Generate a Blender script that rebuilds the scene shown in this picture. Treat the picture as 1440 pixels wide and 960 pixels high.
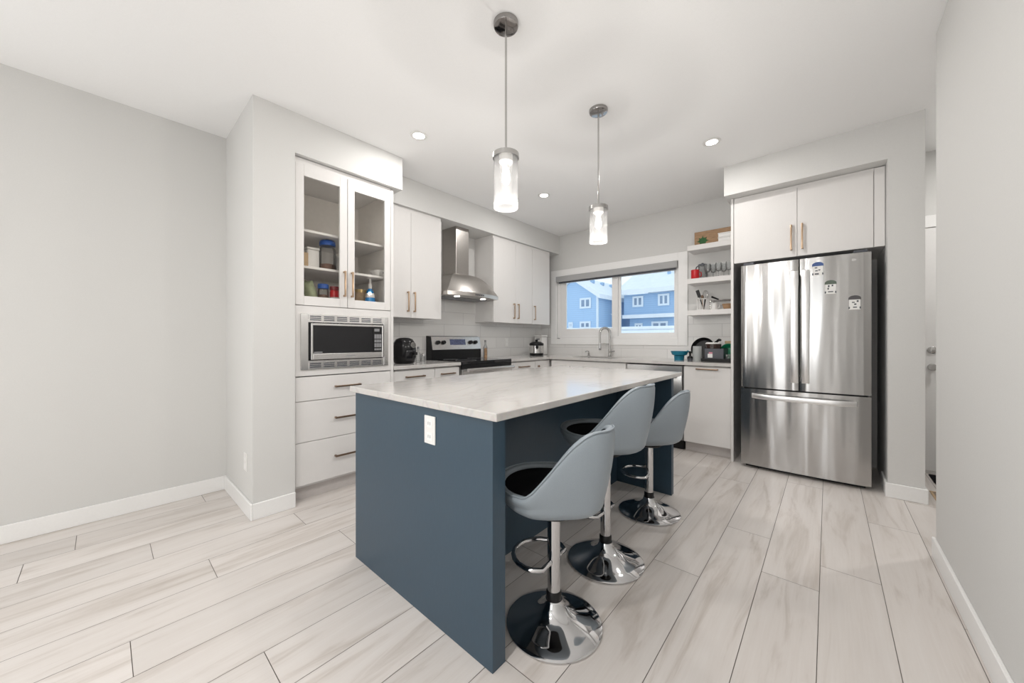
import bpy, bmesh, math, random
from mathutils import Vector, Matrix
random.seed(7)
PI = math.pi
C = bpy.context.scene.collection
for o in list(bpy.data.objects):
    bpy.data.objects.remove(o)
scn = bpy.context.scene

# ------------------------------------------------------------------ camera
FPX, CX, HY, CAMZ, YAW = 506.0, 720.0, 477.0, 1.17, 0.7205
cd = bpy.data.cameras.new('camera'); cam = bpy.data.objects.new('camera', cd); C.objects.link(cam)
cd.sensor_width = 36.0; cd.lens = 36.0 * FPX / 1440.0
cd.shift_y = (HY - 480.0) / 1440.0
cd.clip_start = 0.02; cd.clip_end = 300
cam.location = (0, 0, CAMZ); cam.rotation_euler = (PI / 2, 0, YAW)
scn.camera = cam

# ------------------------------------------------------------------ view, world, lights
scn.view_settings.view_transform = 'Standard'; scn.view_settings.look = 'None'
scn.view_settings.gamma = 1.0; scn.view_settings.use_curve_mapping = False
scn.view_settings.exposure = 0.55
W = bpy.data.worlds.new('winter_sky'); scn.world = W; W.use_nodes = True
wn = W.node_tree.nodes; wl = W.node_tree.links
bg = wn['Background']
tc = wn.new('ShaderNodeTexCoord'); sp = wn.new('ShaderNodeSeparateXYZ'); rp = wn.new('ShaderNodeValToRGB')
wl.new(tc.outputs['Generated'], sp.inputs[0]); wl.new(sp.outputs['Z'], rp.inputs[0])
rp.color_ramp.elements[0].position = 0.0; rp.color_ramp.elements[0].color = (0.86, 0.94, 1.0, 1)
rp.color_ramp.elements[1].position = 0.6; rp.color_ramp.elements[1].color = (0.70, 0.86, 1.0, 1)
wl.new(rp.outputs[0], bg.inputs[0]); bg.inputs[1].default_value = 0.85

def area(name, loc, target, sx, sy, power, col=(1, 1, 1)):
    d = bpy.data.lights.new(name, 'AREA'); d.shape = 'RECTANGLE'; d.size = sx; d.size_y = sy
    d.energy = power; d.color = col
    o = bpy.data.objects.new(name, d); C.objects.link(o); o.location = loc
    o.rotation_euler = (Vector(target) - Vector(loc)).to_track_quat('-Z', 'Y').to_euler()
    return o
# daylight through the living room windows beside and behind the camera; the up-aimed pair is fill added to brighten the ceiling
area('daylight_side_sky', (-3.50, -2.05, 1.45), (0, -1.2, 0.9), 2.0, 1.8, 3, (1.0, 0.99, 0.975))
area('ceiling_fill_side', (-3.48, -2.05, 1.25), (-1.2, -1.2, 2.7), 2.0, 1.6, 19, (1.0, 0.99, 0.975))
area('daylight_rear_sky', (-0.35, -3.52, 1.30), (-0.35, 0, 1.0), 1.1, 2.0, 5, (1.0, 0.985, 0.965))
area('ceiling_fill_rear', (-0.35, -3.50, 1.10), (-0.35, -1.2, 2.7), 1.1, 1.6, 9, (1.0, 0.985, 0.965))
POT_POWER, BULB_POWER, ROOM_POWER = 4.8, 7.5, 15.0

# ------------------------------------------------------------------ helpers
_a = YAW
FW = Vector((-math.sin(_a), math.cos(_a), 0)); RT = Vector((math.cos(_a), math.sin(_a), 0))
def at(px, py, ax, v):
    """point of the line of sight through photo pixel (px,py) on the world plane ax = v"""
    d = FW + RT * ((px - CX) / FPX) + Vector((0, 0, (HY - py) / FPX))
    c = Vector((0, 0, CAMZ)); i = 'xyz'.index(ax)
    return c + d * ((v - c[i]) / d[i])
def zceil(x): return 2.757 + 0.0152 * (x + 2.8)

class MB:
    def __init__(s): s.bm = bmesh.new()
    def _add(s, b, M=None):
        if M is not None: bmesh.ops.transform(b, matrix=M, verts=b.verts)
        me = bpy.data.meshes.new('t'); b.to_mesh(me); s.bm.from_mesh(me); bpy.data.meshes.remove(me); b.free()
        return s
    def box(s, x0, x1, y0, y1, z0, z1, bev=0.0, seg=2, M=None):
        b = bmesh.new(); bmesh.ops.create_cube(b, size=1)
        bmesh.ops.scale(b, vec=(abs(x1 - x0), abs(y1 - y0), abs(z1 - z0)), verts=b.verts)
        bmesh.ops.translate(b, vec=((x0 + x1) / 2, (y0 + y1) / 2, (z0 + z1) / 2), verts=b.verts)
        if bev: bmesh.ops.bevel(b, geom=b.edges[:], offset=bev, segments=seg, affect='EDGES', profile=0.5)
        return s._add(b, M)
    def tube(s, pts, r, n=12, closed=False, flat=None):
        """round tube along pts (r may be a list)"""
        pts = [Vector(p) for p in pts]; N = len(pts); b = bmesh.new(); rings = []
        prev = None
        for i, p in enumerate(pts):
            if closed: t = pts[(i + 1) % N] - pts[i - 1]
            else: t = pts[min(i + 1, N - 1)] - pts[max(i - 1, 0)]
            t.normalize()
            if prev is None:
                u = t.orthogonal().normalized()
            else:
                u = (prev - t * prev.dot(t))
                u = u.normalized() if u.length > 1e-6 else t.orthogonal().normalized()
            prev = u; v = t.cross(u)
            rr = r[i] if isinstance(r, (list, tuple)) else r
            rings.append([b.verts.new(p + (u * math.cos(2 * PI * k / n) + v * math.sin(2 * PI * k / n)) * rr) for k in range(n)])
        for i in range(N if closed else N - 1):
            A, B = rings[i], rings[(i + 1) % N]
            off = 0
            if closed and i == N - 1:
                off = min(range(n), key=lambda q: (B[q].co - A[0].co).length)
            for k in range(n):
                b.faces.new((A[k], A[(k + 1) % n], B[(k + 1 + off) % n], B[(k + off) % n]))
        if not closed:
            b.faces.new(rings[0][::-1]); b.faces.new(rings[-1])
        return s._add(b)
    def lathe(s, prof, c=(0, 0, 0), n=32, axis='z', sx=1, sy=1):
        """prof: list of (radius, height)"""
        b = bmesh.new(); rings = []
        for r, h in prof:
            if r < 1e-6: rings.append([b.verts.new((0, 0, h))])
            else: rings.append([b.verts.new((r * sx * math.cos(2 * PI * k / n), r * sy * math.sin(2 * PI * k / n), h)) for k in range(n)])
        for A, B in zip(rings, rings[1:]):
            for k in range(n):
                q = (k + 1) % n
                if len(A) == 1 and len(B) == 1: continue
                if len(A) == 1: b.faces.new((A[0], B[q], B[k]))
                elif len(B) == 1: b.faces.new((A[k], A[q], B[0]))
                else: b.faces.new((A[k], A[q], B[q], B[k]))
        bmesh.ops.recalc_face_normals(b, faces=b.faces)
        M = Matrix.Translation(Vector(c))
        if axis == 'x': M = M @ Matrix.Rotation(PI / 2, 4, 'Y')
        if axis == 'y': M = M @ Matrix.Rotation(PI / 2, 4, 'X')
        return s._add(b, M)
    def prism(s, poly, axis, a0, a1, bev=0.0):
        """extrude 2-D polygon along axis; poly coords are the other two axes in order"""
        b = bmesh.new()
        def P(u, v, w):
            return {'x': (w, u, v), 'y': (u, w, v), 'z': (u, v, w)}[axis]
        A = [b.verts.new(P(u, v, a0)) for u, v in poly]; B = [b.verts.new(P(u, v, a1)) for u, v in poly]
        b.faces.new(A); b.faces.new(B[::-1]); n = len(poly)
        for i in range(n): b.faces.new((A[i], B[i], B[(i + 1) % n], A[(i + 1) % n]))
        bmesh.ops.recalc_face_normals(b, faces=b.faces)
        if bev: bmesh.ops.bevel(b, geom=b.edges[:], offset=bev, segments=2, affect='EDGES', profile=0.5)
        return s._add(b)
    def grid(s, rows, closed_u=False, caps=False):
        """rows: list of lists of points"""
        b = bmesh.new(); V = [[b.verts.new(p) for p in r] for r in rows]
        for i in range(len(V) - 1):
            n = len(V[i])
            for k in range(n if closed_u else n - 1):
                b.faces.new((V[i][k], V[i][(k + 1) % n], V[i + 1][(k + 1) % n], V[i + 1][k]))
        if caps:
            b.faces.new(V[0][::-1]); b.faces.new(V[-1])
        bmesh.ops.recalc_face_normals(b, faces=b.faces)
        return s._add(b)
    def build(s, name, mat, parent=None, smooth=None, M=None):
        me = bpy.data.meshes.new(name)
        if M is not None: bmesh.ops.transform(s.bm, matrix=M, verts=s.bm.verts)
        o = bpy.data.objects.new(name, me); C.objects.link(o)
        if parent is not None:
            o.parent = parent
            r = parent
            while r.parent: r = r.parent
            bmesh.ops.translate(s.bm, vec=-Vector(r.location), verts=s.bm.verts)
        s.bm.to_mesh(me); s.bm.free()
        for m in (mat if isinstance(mat, (list, tuple)) else [mat]): me.materials.append(m)
        if smooth is not None:
            for p in me.polygons: p.use_smooth = True
            try: me.set_sharp_from_angle(angle=math.radians(smooth))
            except Exception: pass
        return o

def tag(o, label=None, cat=None, group=None, kind=None):
    if label: o['label'] = label
    if cat: o['category'] = cat
    if group: o['group'] = group
    if kind: o['kind'] = kind
    return o
def thing(name, label, cat, loc=(0, 0, 0), group=None):
    o = bpy.data.objects.new(name, None); C.objects.link(o); o.location = loc
    o.empty_display_size = 0.05
    return tag(o, label, cat, group)
def struct(o, label=None):
    return tag(o, label, None, None, 'structure')
def copy_tree(o, parent=None):
    c = o.copy(); C.objects.link(c)
    if parent is not None: c.parent = parent
    for ch in list(o.children): copy_tree(ch, c)
    return c

# ------------------------------------------------------------------ materials
def mat(name, col, rough=0.5, metal=0.0, spec=0.5, **k):
    m = bpy.data.materials.new(name); m.use_nodes = True
    p = m.node_tree.nodes['Principled BSDF']
    p.inputs['Base Color'].default_value = (*col, 1); p.inputs['Roughness'].default_value = rough
    p.inputs['Metallic'].default_value = metal; p.inputs['Specular IOR Level'].default_value = spec
    for a, v in k.items():
        p.inputs[a.replace('_', ' ')].default_value = v
    return m
def nd(m, t, **k):
    n = m.node_tree.nodes.new(t)
    for a, v in k.items(): setattr(n, a, v)
    return n
def ln(m, a, b): m.node_tree.links.new(a, b)
def noisy(m, scale=60.0, amount=0.04, bump=0.0, stretch=(1, 1, 1), detail=3.0):
    """vary the base colour a little and add a fine bump, in object space"""
    p = m.node_tree.nodes['Principled BSDF']; col = tuple(p.inputs['Base Color'].default_value)
    tcn = nd(m, 'ShaderNodeTexCoord'); mp = nd(m, 'ShaderNodeMapping'); mp.inputs['Scale'].default_value = stretch
    nz = nd(m, 'ShaderNodeTexNoise'); nz.inputs['Scale'].default_value = scale; nz.inputs['Detail'].default_value = detail
    ln(m, tcn.outputs['Object'], mp.inputs[0]); ln(m, mp.outputs[0], nz.inputs['Vector'])
    r = nd(m, 'ShaderNodeValToRGB')
    r.color_ramp.elements[0].position = 0.3; r.color_ramp.elements[1].position = 0.7
    r.color_ramp.elements[0].color = tuple(max(0, c * (1 - amount)) for c in col[:3]) + (1,)
    r.color_ramp.elements[1].color = tuple(min(1, c * (1 + amount)) for c in col[:3]) + (1,)
    ln(m, nz.outputs['Fac'], r.inputs[0]); ln(m, r.outputs[0], p.inputs['Base Color'])
    if bump:
        b = nd(m, 'ShaderNodeBump'); b.inputs['Strength'].default_value = bump; b.inputs['Distance'].default_value = 0.002
        ln(m, nz.outputs['Fac'], b.inputs['Height']); ln(m, b.outputs[0], p.inputs['Normal'])
    return m
def glass(name, tint=(1, 1, 1), rough=0.0, milk=0.0, refl=1.0):
    m = bpy.data.materials.new(name); m.use_nodes = True; nt = m.node_tree
    for n in list(nt.nodes): nt.nodes.remove(n)
    out = nd(m, 'ShaderNodeOutputMaterial'); tr = nd(m, 'ShaderNodeBsdfTransparent'); gl = nd(m, 'ShaderNodeBsdfGlossy')
    tr.inputs[0].default_value = (*tint, 1); gl.inputs['Roughness'].default_value = rough
    fr = nd(m, 'ShaderNodeFresnel'); fr.inputs[0].default_value = 1.45
    mx = nd(m, 'ShaderNodeMixShader')
    if refl != 1.0:
        mm = nd(m, 'ShaderNodeMath', operation='MULTIPLY'); mm.inputs[1].default_value = refl
        ln(m, fr.outputs[0], mm.inputs[0]); ln(m, mm.outputs[0], mx.inputs[0])
    else: ln(m, fr.outputs[0], mx.inputs[0])
    ln(m, tr.outputs[0], mx.inputs[1]); ln(m, gl.outputs[0], mx.inputs[2])
    last = mx
    if milk:
        df = nd(m, 'ShaderNodeBsdfDiffuse'); df.inputs[0].default_value = (0.95, 0.95, 0.95, 1)
        tl = nd(m, 'ShaderNodeBsdfTranslucent'); tl.inputs[0].default_value = (0.97, 0.97, 0.97, 1)
        m1 = nd(m, 'ShaderNodeMixShader'); m1.inputs[0].default_value = 0.6
        ln(m, df.outputs[0], m1.inputs[1]); ln(m, tl.outputs[0], m1.inputs[2])
        m2 = nd(m, 'ShaderNodeMixShader'); m2.inputs[0].default_value = milk
        ln(m, mx.outputs[0], m2.inputs[1]); ln(m, m1.outputs[0], m2.inputs[2]); last = m2
    ln(m, last.outputs[0], out.inputs[0])
    return m
def emit(name, col, s):
    m = mat(name, (0.9, 0.9, 0.9)); p = m.node_tree.nodes['Principled BSDF']
    p.inputs['Emission Color'].default_value = (*col, 1); p.inputs['Emission Strength'].default_value = s
    return m
def steel(name, col, rough, wave=True, axis=0):
    m = mat(name, col, rough, 1.0, Anisotropic=0.75)
    p = m.node_tree.nodes['Principled BSDF']
    tcn = nd(m, 'ShaderNodeTexCoord'); mp = nd(m, 'ShaderNodeMapping')
    sc = [2.2, 2.2, 2.2]; sc[2] = 0.18; mp.inputs['Scale'].default_value = sc
    nz = nd(m, 'ShaderNodeTexNoise'); nz.inputs['Scale'].default_value = 2.6; nz.inputs['Detail'].default_value = 1.5
    ln(m, tcn.outputs['Object'], mp.inputs[0]); ln(m, mp.outputs[0], nz.inputs['Vector'])
    b = nd(m, 'ShaderNodeBump'); b.inputs['Strength'].default_value = 0.55 if wave else 0.0; b.inputs['Distance'].default_value = 0.03
    ln(m, nz.outputs['Fac'], b.inputs['Height']); ln(m, b.outputs[0], p.inputs['Normal'])
    tg = nd(m, 'ShaderNodeCombineXYZ'); tg.inputs[2].default_value = 1.0
    if 'Tangent' in p.inputs: ln(m, tg.outputs[0], p.inputs['Tangent'])
    return m

M_wall = noisy(mat('wall_paint', (0.70, 0.695, 0.68), 0.75, spec=0.25), 160, 0.012, 0.05)
M_ceil = noisy(mat('ceiling_paint', (0.93, 0.928, 0.925), 0.9, spec=0.1), 220, 0.015, 0.12)
M_trim = noisy(mat('trim_paint', (0.89, 0.885, 0.875), 0.4), 90, 0.01)
M_cab = noisy(mat('cabinet_laminate', (0.775, 0.757, 0.742), 0.45, spec=0.35), 30, 0.008, 0.01, (6, 6, 0.6))
M_cabin = noisy(mat('cabinet_interior_board', (0.90, 0.865, 0.82), 0.6), 30, 0.02)
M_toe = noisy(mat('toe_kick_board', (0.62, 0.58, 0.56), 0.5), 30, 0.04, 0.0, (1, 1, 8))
M_navy = noisy(mat('navy_laminate', (0.036, 0.068, 0.100), 0.36, spec=0.5), 40, 0.05, 0.02, (5, 5, 0.5))
M_bronze = noisy(mat('bronze_metal', (0.50, 0.36, 0.25), 0.32, 1.0), 80, 0.05)
M_dbronze = noisy(mat('dark_bronze_metal', (0.30, 0.21, 0.15), 0.35, 1.0), 80, 0.05)
M_steel = steel('brushed_stainless', (0.50, 0.492, 0.485), 0.18)
M_steelp = noisy(mat('plain_stainless', (0.66, 0.65, 0.64), 0.26, 1.0), 60, 0.03)
M_hood = noisy(mat('warm_stainless', (0.50, 0.475, 0.45), 0.3, 1.0), 60, 0.03)
M_satin = noisy(mat('satin_handle_steel', (0.86, 0.86, 0.86), 0.38, 1.0), 60, 0.02)
M_chrome = noisy(mat('chrome', (0.62, 0.62, 0.63), 0.06, 1.0), 50, 0.01)
M_canopy = noisy(mat('dark_nickel', (0.36, 0.345, 0.335), 0.08, 1.0), 50, 0.01)
M_chrodk = noisy(mat('polished_nickel', (0.52, 0.51, 0.50), 0.14, 1.0), 50, 0.01)
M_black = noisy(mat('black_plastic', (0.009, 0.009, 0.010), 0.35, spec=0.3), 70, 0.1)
M_blkgl = noisy(mat('black_glass', (0.012, 0.012, 0.014), 0.06), 5, 0.05)
M_dgrey = noisy(mat('dark_grey_plastic', (0.075, 0.08, 0.095), 0.45), 70, 0.06)
M_mid = noisy(mat('mid_grey_plastic', (0.25, 0.25, 0.26), 0.45), 70, 0.05)
M_white = noisy(mat('white_plastic', (0.83, 0.82, 0.80), 0.35), 80, 0.01)
M_red = noisy(mat('red_enamel', (0.55, 0.012, 0.018), 0.3), 80, 0.05)
M_teal = noisy(mat('teal_plastic', (0.008, 0.17, 0.26), 0.35), 80, 0.06)
M_blue = noisy(mat('blue_plastic', (0.02, 0.10, 0.42), 0.35), 80, 0.05)
M_sky = noisy(mat('bright_blue_liquid', (0.03, 0.28, 0.68), 0.2), 20, 0.1)
M_green = noisy(mat('green_plastic', (0.01, 0.26, 0.13), 0.4), 60, 0.08)
M_leaf = noisy(mat('leaf_green', (0.02, 0.11, 0.025), 0.6), 40, 0.3)
M_sage = noisy(mat('sage_green_packet', (0.33, 0.37, 0.23), 0.5), 30, 0.15)
M_tan = noisy(mat('tan_cardboard', (0.50, 0.36, 0.22), 0.7), 40, 0.12)
M_wood = noisy(mat('brown_wood', (0.36, 0.22, 0.12), 0.6), 18, 0.3, 0.1, (1, 1, 9))
M_nuts = noisy(mat('brown_dry_food', (0.22, 0.09, 0.045), 0.8), 140, 0.5, 0.5)
M_pink = noisy(mat('pink_label', (0.62, 0.25, 0.32), 0.5), 40, 0.1)
M_leather = noisy(mat('grey_leatherette', (0.275, 0.315, 0.35), 0.42, spec=0.45), 420, 0.05, 0.10)
M_blkfab = noisy(mat('black_fabric', (0.006, 0.006, 0.007), 0.95, spec=0.1), 500, 0.2, 0.2)
M_blind = noisy(mat('grey_blind_fabric', (0.42, 0.42, 0.42), 0.7), 200, 0.05, 0.05)
M_vinyl = noisy(mat('window_vinyl', (0.88, 0.87, 0.86), 0.4), 80, 0.01)
M_snow = noisy(mat('snow', (0.88, 0.90, 0.93), 0.9), 3, 0.03, 0.2)
M_glass = glass('clear_glass', (0.985, 0.99, 0.99), refl=0.6)
M_cabgl = glass('cabinet_glass', (1.0, 0.995, 0.985), refl=0.35)
M_tumbler = glass('tumbler_glass', (0.90, 0.91, 0.91), milk=0.10)
M_shade = glass('crackled_shade_glass', (0.97, 0.97, 0.97), 0.05, milk=0.075, refl=0.6)
M_jar = glass('jar_glass', (0.93, 0.94, 0.94), milk=0.10)
M_bulb = emit('glowing_bulb', (1.0, 0.96, 0.90), 4.0)
M_lens = emit('glowing_downlight_lens', (1.0, 0.97, 0.93), 14.0)
M_apblk = noisy(mat('gloss_black_plastic', (0.006, 0.006, 0.007), 0.22, spec=0.3), 70, 0.1)
M_disp = noisy(mat('lcd_display', (0.10, 0.12, 0.22), 0.15), 60, 0.4)
M_tread = noisy(mat('door_paint', (0.82, 0.81, 0.80), 0.4), 80, 0.01)

def quartz():
    m = mat('quartz_worktop', (0.70, 0.68, 0.66), 0.10, spec=0.5); p = m.node_tree.nodes['Principled BSDF']
    tcn = nd(m, 'ShaderNodeTexCoord'); mp = nd(m, 'ShaderNodeMapping'); mp.inputs['Scale'].default_value = (1.0, 0.45, 1)
    mp.inputs['Rotation'].default_value = (0, 0, 0.5)
    n1 = nd(m, 'ShaderNodeTexNoise'); n1.inputs['Scale'].default_value = 3.2; n1.inputs['Detail'].default_value = 8; n1.inputs['Distortion'].default_value = 1.2
    ln(m, tcn.outputs['Object'], mp.inputs[0]); ln(m, mp.outputs[0], n1.inputs['Vector'])
    r = nd(m, 'ShaderNodeValToRGB'); e = r.color_ramp.elements
    e[0].position = 0.40; e[0].color = (0.66, 0.635, 0.61, 1); e[1].position = 0.60; e[1].color = (0.66, 0.64, 0.62, 1)
    v = r.color_ramp.elements.new(0.5); v.color = (0.60, 0.575, 0.555, 1)
    r.color_ramp.elements.new(0.475).color = (0.66, 0.64, 0.62, 1); r.color_ramp.elements.new(0.53).color = (0.65, 0.625, 0.605, 1)
    n2 = nd(m, 'ShaderNodeTexNoise'); n2.inputs['Scale'].default_value = 90; n2.inputs['Detail'].default_value = 4
    ln(m, tcn.outputs['Object'], n2.inputs['Vector'])
    mx = nd(m, 'ShaderNodeMixRGB', blend_type='MULTIPLY'); mx.inputs[0].default_value = 0.16
    ln(m, n1.outputs['Fac'], r.inputs[0]); ln(m, r.outputs[0], mx.inputs[1]); ln(m, n2.outputs['Color'], mx.inputs[2])
    ln(m, mx.outputs[0], p.inputs['Base Color'])
    return m
M_quartz = quartz()

def floor_mat():
    m = mat('plank_vinyl', (0.6, 0.55, 0.5), 0.33, spec=0.4); p = m.node_tree.nodes['Principled BSDF']
    tcn = nd(m, 'ShaderNodeTexCoord'); geo = nd(m, 'ShaderNodeNewGeometry')
    off = nd(m, 'ShaderNodeVectorMath', operation='MULTIPLY_ADD')
    cmb = nd(m, 'ShaderNodeCombineXYZ')
    mul = nd(m, 'ShaderNodeMath', operation='MULTIPLY'); mul.inputs[1].default_value = 37.0
    ln(m, geo.outputs['Random Per Island'], mul.inputs[0])
    ln(m, mul.outputs[0], cmb.inputs[0]); ln(m, mul.outputs[0], cmb.inputs[1])
    add = nd(m, 'ShaderNodeVectorMath', operation='ADD'); ln(m, tcn.outputs['Object'], add.inputs[0]); ln(m, cmb.outputs[0], add.inputs[1])
    mp = nd(m, 'ShaderNodeMapping'); mp.inputs['Scale'].default_value = (1.0, 0.11, 1)
    ln(m, add.outputs[0], mp.inputs[0])
    n1 = nd(m, 'ShaderNodeTexNoise'); n1.inputs['Scale'].default_value = 11; n1.inputs['Detail'].default_value = 7; n1.inputs['Roughness'].default_value = 0.6; n1.inputs['Distortion'].default_value = 0.9
    ln(m, mp.outputs[0], n1.inputs['Vector'])
    r = nd(m, 'ShaderNodeValToRGB'); e = r.color_ramp.elements
    e[0].position = 0.26; e[0].color = (0.51, 0.455, 0.41, 1); e[1].position = 0.66; e[1].color = (0.72, 0.68, 0.65, 1)
    r.color_ramp.elements.new(0.47).color = (0.69, 0.645, 0.612, 1)
    ln(m, n1.outputs['Fac'], r.inputs[0])
    mp2 = nd(m, 'ShaderNodeMapping'); mp2.inputs['Scale'].default_value = (1.0, 0.03, 1); ln(m, add.outputs[0], mp2.inputs[0])
    n2 = nd(m, 'ShaderNodeTexNoise'); n2.inputs['Scale'].default_value = 120; n2.inputs['Detail'].default_value = 3
    ln(m, mp2.outputs[0], n2.inputs['Vector'])
    mx = nd(m, 'ShaderNodeMixRGB', blend_type='OVERLAY'); mx.inputs[0].default_value = 0.10
    ln(m, r.outputs[0], mx.inputs[1]); ln(m, n2.outputs['Fac'], mx.inputs[2])
    hs = nd(m, 'ShaderNodeHueSaturation')
    mr = nd(m, 'ShaderNodeMapRange'); mr.inputs['To Min'].default_value = 0.94; mr.inputs['To Max'].default_value = 1.05
    ln(m, geo.outputs['Random Per Island'], mr.inputs[0]); ln(m, mr.outputs[0], hs.inputs['Value'])
    ln(m, mx.outputs[0], hs.inputs['Color']); ln(m, hs.outputs[0], p.inputs['Base Color'])
    b = nd(m, 'ShaderNodeBump'); b.inputs['Strength'].default_value = 0.05; b.inputs['Distance'].default_value = 0.002
    ln(m, n2.outputs['Fac'], b.inputs['Height']); ln(m, b.outputs[0], p.inputs['Normal'])
    return m
M_floor = floor_mat()
M_joint = noisy(mat('plank_joint', (0.20, 0.17, 0.15), 0.8), 40, 0.1)

def tile_mat(name, horiz):
    m = mat(name, (0.74, 0.73, 0.71), 0.22); p = m.node_tree.nodes['Principled BSDF']
    tcn = nd(m, 'ShaderNodeTexCoord'); s = nd(m, 'ShaderNodeSeparateXYZ'); c = nd(m, 'ShaderNodeCombineXYZ')
    ln(m, tcn.outputs['Object'], s.inputs[0]); ln(m, s.outputs[horiz], c.inputs[0]); ln(m, s.outputs['Z'], c.inputs[1])
    b = nd(m, 'ShaderNodeTexBrick'); b.inputs['Scale'].default_value = 1.0; b.inputs['Brick Width'].default_value = 0.60
    b.inputs['Row Height'].default_value = 0.15; b.inputs['Mortar Size'].default_value = 0.003
    b.inputs['Color1'].default_value = (0.80, 0.79, 0.775, 1); b.inputs['Color2'].default_value = (0.765, 0.755, 0.74, 1); b.inputs['Mortar'].default_value = (0.62, 0.61, 0.60, 1)
    ln(m, c.outputs[0], b.inputs['Vector']); ln(m, b.outputs['Color'], p.inputs['Base Color'])
    bp = nd(m, 'ShaderNodeBump'); bp.inputs['Strength'].default_value = 0.3; bp.inputs['Distance'].default_value = 0.002; bp.invert = True
    ln(m, b.outputs['Fac'], bp.inputs['Height']); ln(m, bp.outputs[0], p.inputs['Normal'])
    return m
M_tileY = tile_mat('backsplash_tile_side', 'Y'); M_tileX = tile_mat('backsplash_tile_back', 'X')

def siding(name, col):
    m = mat(name, col, 0.7); p = m.node_tree.nodes['Principled BSDF']
    tcn = nd(m, 'ShaderNodeTexCoord'); w = nd(m, 'ShaderNodeTexWave', bands_direction='Z'); w.inputs['Scale'].default_value = 2.2
    w.wave_profile = 'SAW'
    ln(m, tcn.outputs['Object'], w.inputs['Vector'])
    r = nd(m, 'ShaderNodeValToRGB'); r.color_ramp.elements[0].color = tuple(c * 0.86 for c in col) + (1,); r.color_ramp.elements[1].color = (*col, 1)
    r.color_ramp.elements[1].position = 0.3
    ln(m, w.outputs['Fac'], r.inputs[0]); ln(m, r.outputs[0], p.inputs['Base Color'])
    return m
M_sid1 = siding('blue_grey_siding', (0.44, 0.62, 0.84)); M_sid2 = siding('slate_blue_siding', (0.36, 0.53, 0.75))
M_wpane = noisy(mat('house_window_pane', (0.22, 0.30, 0.42), 0.1), 1, 0.2)
M_wtrim = mat('house_trim_white', (0.80, 0.86, 0.92), 0.5)

# ------------------------------------------------------------------ room shell
XL, XK, XS, YS, YT0, YT1 = -3.55, -3.46, -2.80, 0.643, 0.89, 1.735
YB, XR, YR1 = 4.64, 0.436, 2.95
YF, XF0, XF1, XF2 = 3.86, -0.735, 0.335, 0.520
ZTOP = 2.86

def build_floor():
    mb = MB(); b = bmesh.new(); pitch = 0.2225; L = 1.52; g = 0.0012
    known = {-2: 2.586, -1: 2.195, 0: 2.45, -3: 1.94, -7: 0.40, -11: 0.374, -10: 0.957, -9: 0.0715, -13: 0.181, -15: -0.10, -4: 0.97, 1: 3.235,
             -5: 1.75, -6: 0.05, -8: 1.30, -12: 0.85, -14: 1.25, 2: 2.3}
    for k in range(-16, 10):
        x0 = -0.03 + pitch * (k - 0); x1 = x0 + pitch
        if k >= 0: pass
        y = known.get(k, random.uniform(0, L)) - 4 * L
        while y < 5.2:
            a, c = max(y, -3.7), min(y + L, 5.2)
            if c > a:
                ax0, ax1 = x0 + g, x1 - g
                vs = [b.verts.new(q) for q in ((ax0, a + g, 0), (ax1, a + g, 0), (ax1, c - g, 0), (ax0, c - g, 0))]
                f = b.faces.new(vs); f.material_index = 0
            y += L
    vs = [b.verts.new(q) for q in ((-3.7, -3.7, -0.004), (2.4, -3.7, -0.004), (2.4, 5.2, -0.004), (-3.7, 5.2, -0.004))]
    f = b.faces.new(vs); f.material_index = 1
    me = bpy.data.meshes.new('floor'); b.to_mesh(me); b.free()
    o = bpy.data.objects.new('floor', me); C.objects.link(o)
    me.materials.append(M_floor); me.materials.append(M_joint)
    struct(o, 'pale greige wood plank floor')
build_floor()

mb = MB(); mb.grid([[(-3.7, -3.7, zceil(-3.7)), (2.4, -3.7, zceil(2.4))], [(-3.7, 5.2, zceil(-3.7)), (2.4, 5.2, zceil(2.4))]])
struct(mb.build('ceiling', M_ceil), 'white ceiling')

def wallbox(name, x0, x1, y0, y1, z0=0.0, z1=ZTOP, m=M_wall, label=None):
    return struct(MB().box(x0, x1, y0, y1, z0, z1).build(name, m), label)
SWY0, SWY1, SWZ0, SWZ1 = -3.15, -0.95, 0.35, 2.35
m = MB().box(XL - 0.12, XL, -3.7, SWY0, 0, ZTOP).box(XL - 0.12, XL, SWY1, YS, 0, ZTOP).box(XL - 0.12, XL, SWY0, SWY1, 0, SWZ0).box(XL - 0.12, XL, SWY0, SWY1, SWZ1, ZTOP)
struct(m.build('wall_left', M_wall))
m = MB()
for u, v in ((SWY0, SWY0 + 0.06), (SWY1 - 0.06, SWY1), (-2.09, -2.01)): m.box(XL - 0.09, XL - 0.02, u, v, SWZ0 + 0.06, SWZ1 - 0.06)
m.box(XL - 0.09, XL - 0.02, SWY0, SWY1, SWZ0, SWZ0 + 0.06).box(XL - 0.09, XL - 0.02, SWY0, SWY1, SWZ1 - 0.06, SWZ1)
o = struct(m.build('window_4', M_vinyl))
MB().box(XL - 0.06, XL - 0.054, SWY0 + 0.03, SWY1 - 0.03, SWZ0 + 0.03, SWZ1 - 0.03).build('window_pane', M_glass, o)
wallbox('wall_left_return', XL - 0.12, XS, YS, YT0)
wallbox('wall_kitchen_left', XK - 0.12, XK, YT0, YB + 0.12)
wallbox('wall_right', XR, XR + 0.12, -3.7, YR1)
wallbox('wall_fridge_side', XF1, XF2, YF, 4.76)
wallbox('wall_hall_back', XF2, 2.4, 4.76, 4.88)
wallbox('wall_hall_right', 2.2, 2.3, YR1 - 0.12, 4.76)
wallbox('wall_hall_front', XR + 0.12, 2.3, YR1 - 0.12, YR1)
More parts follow.
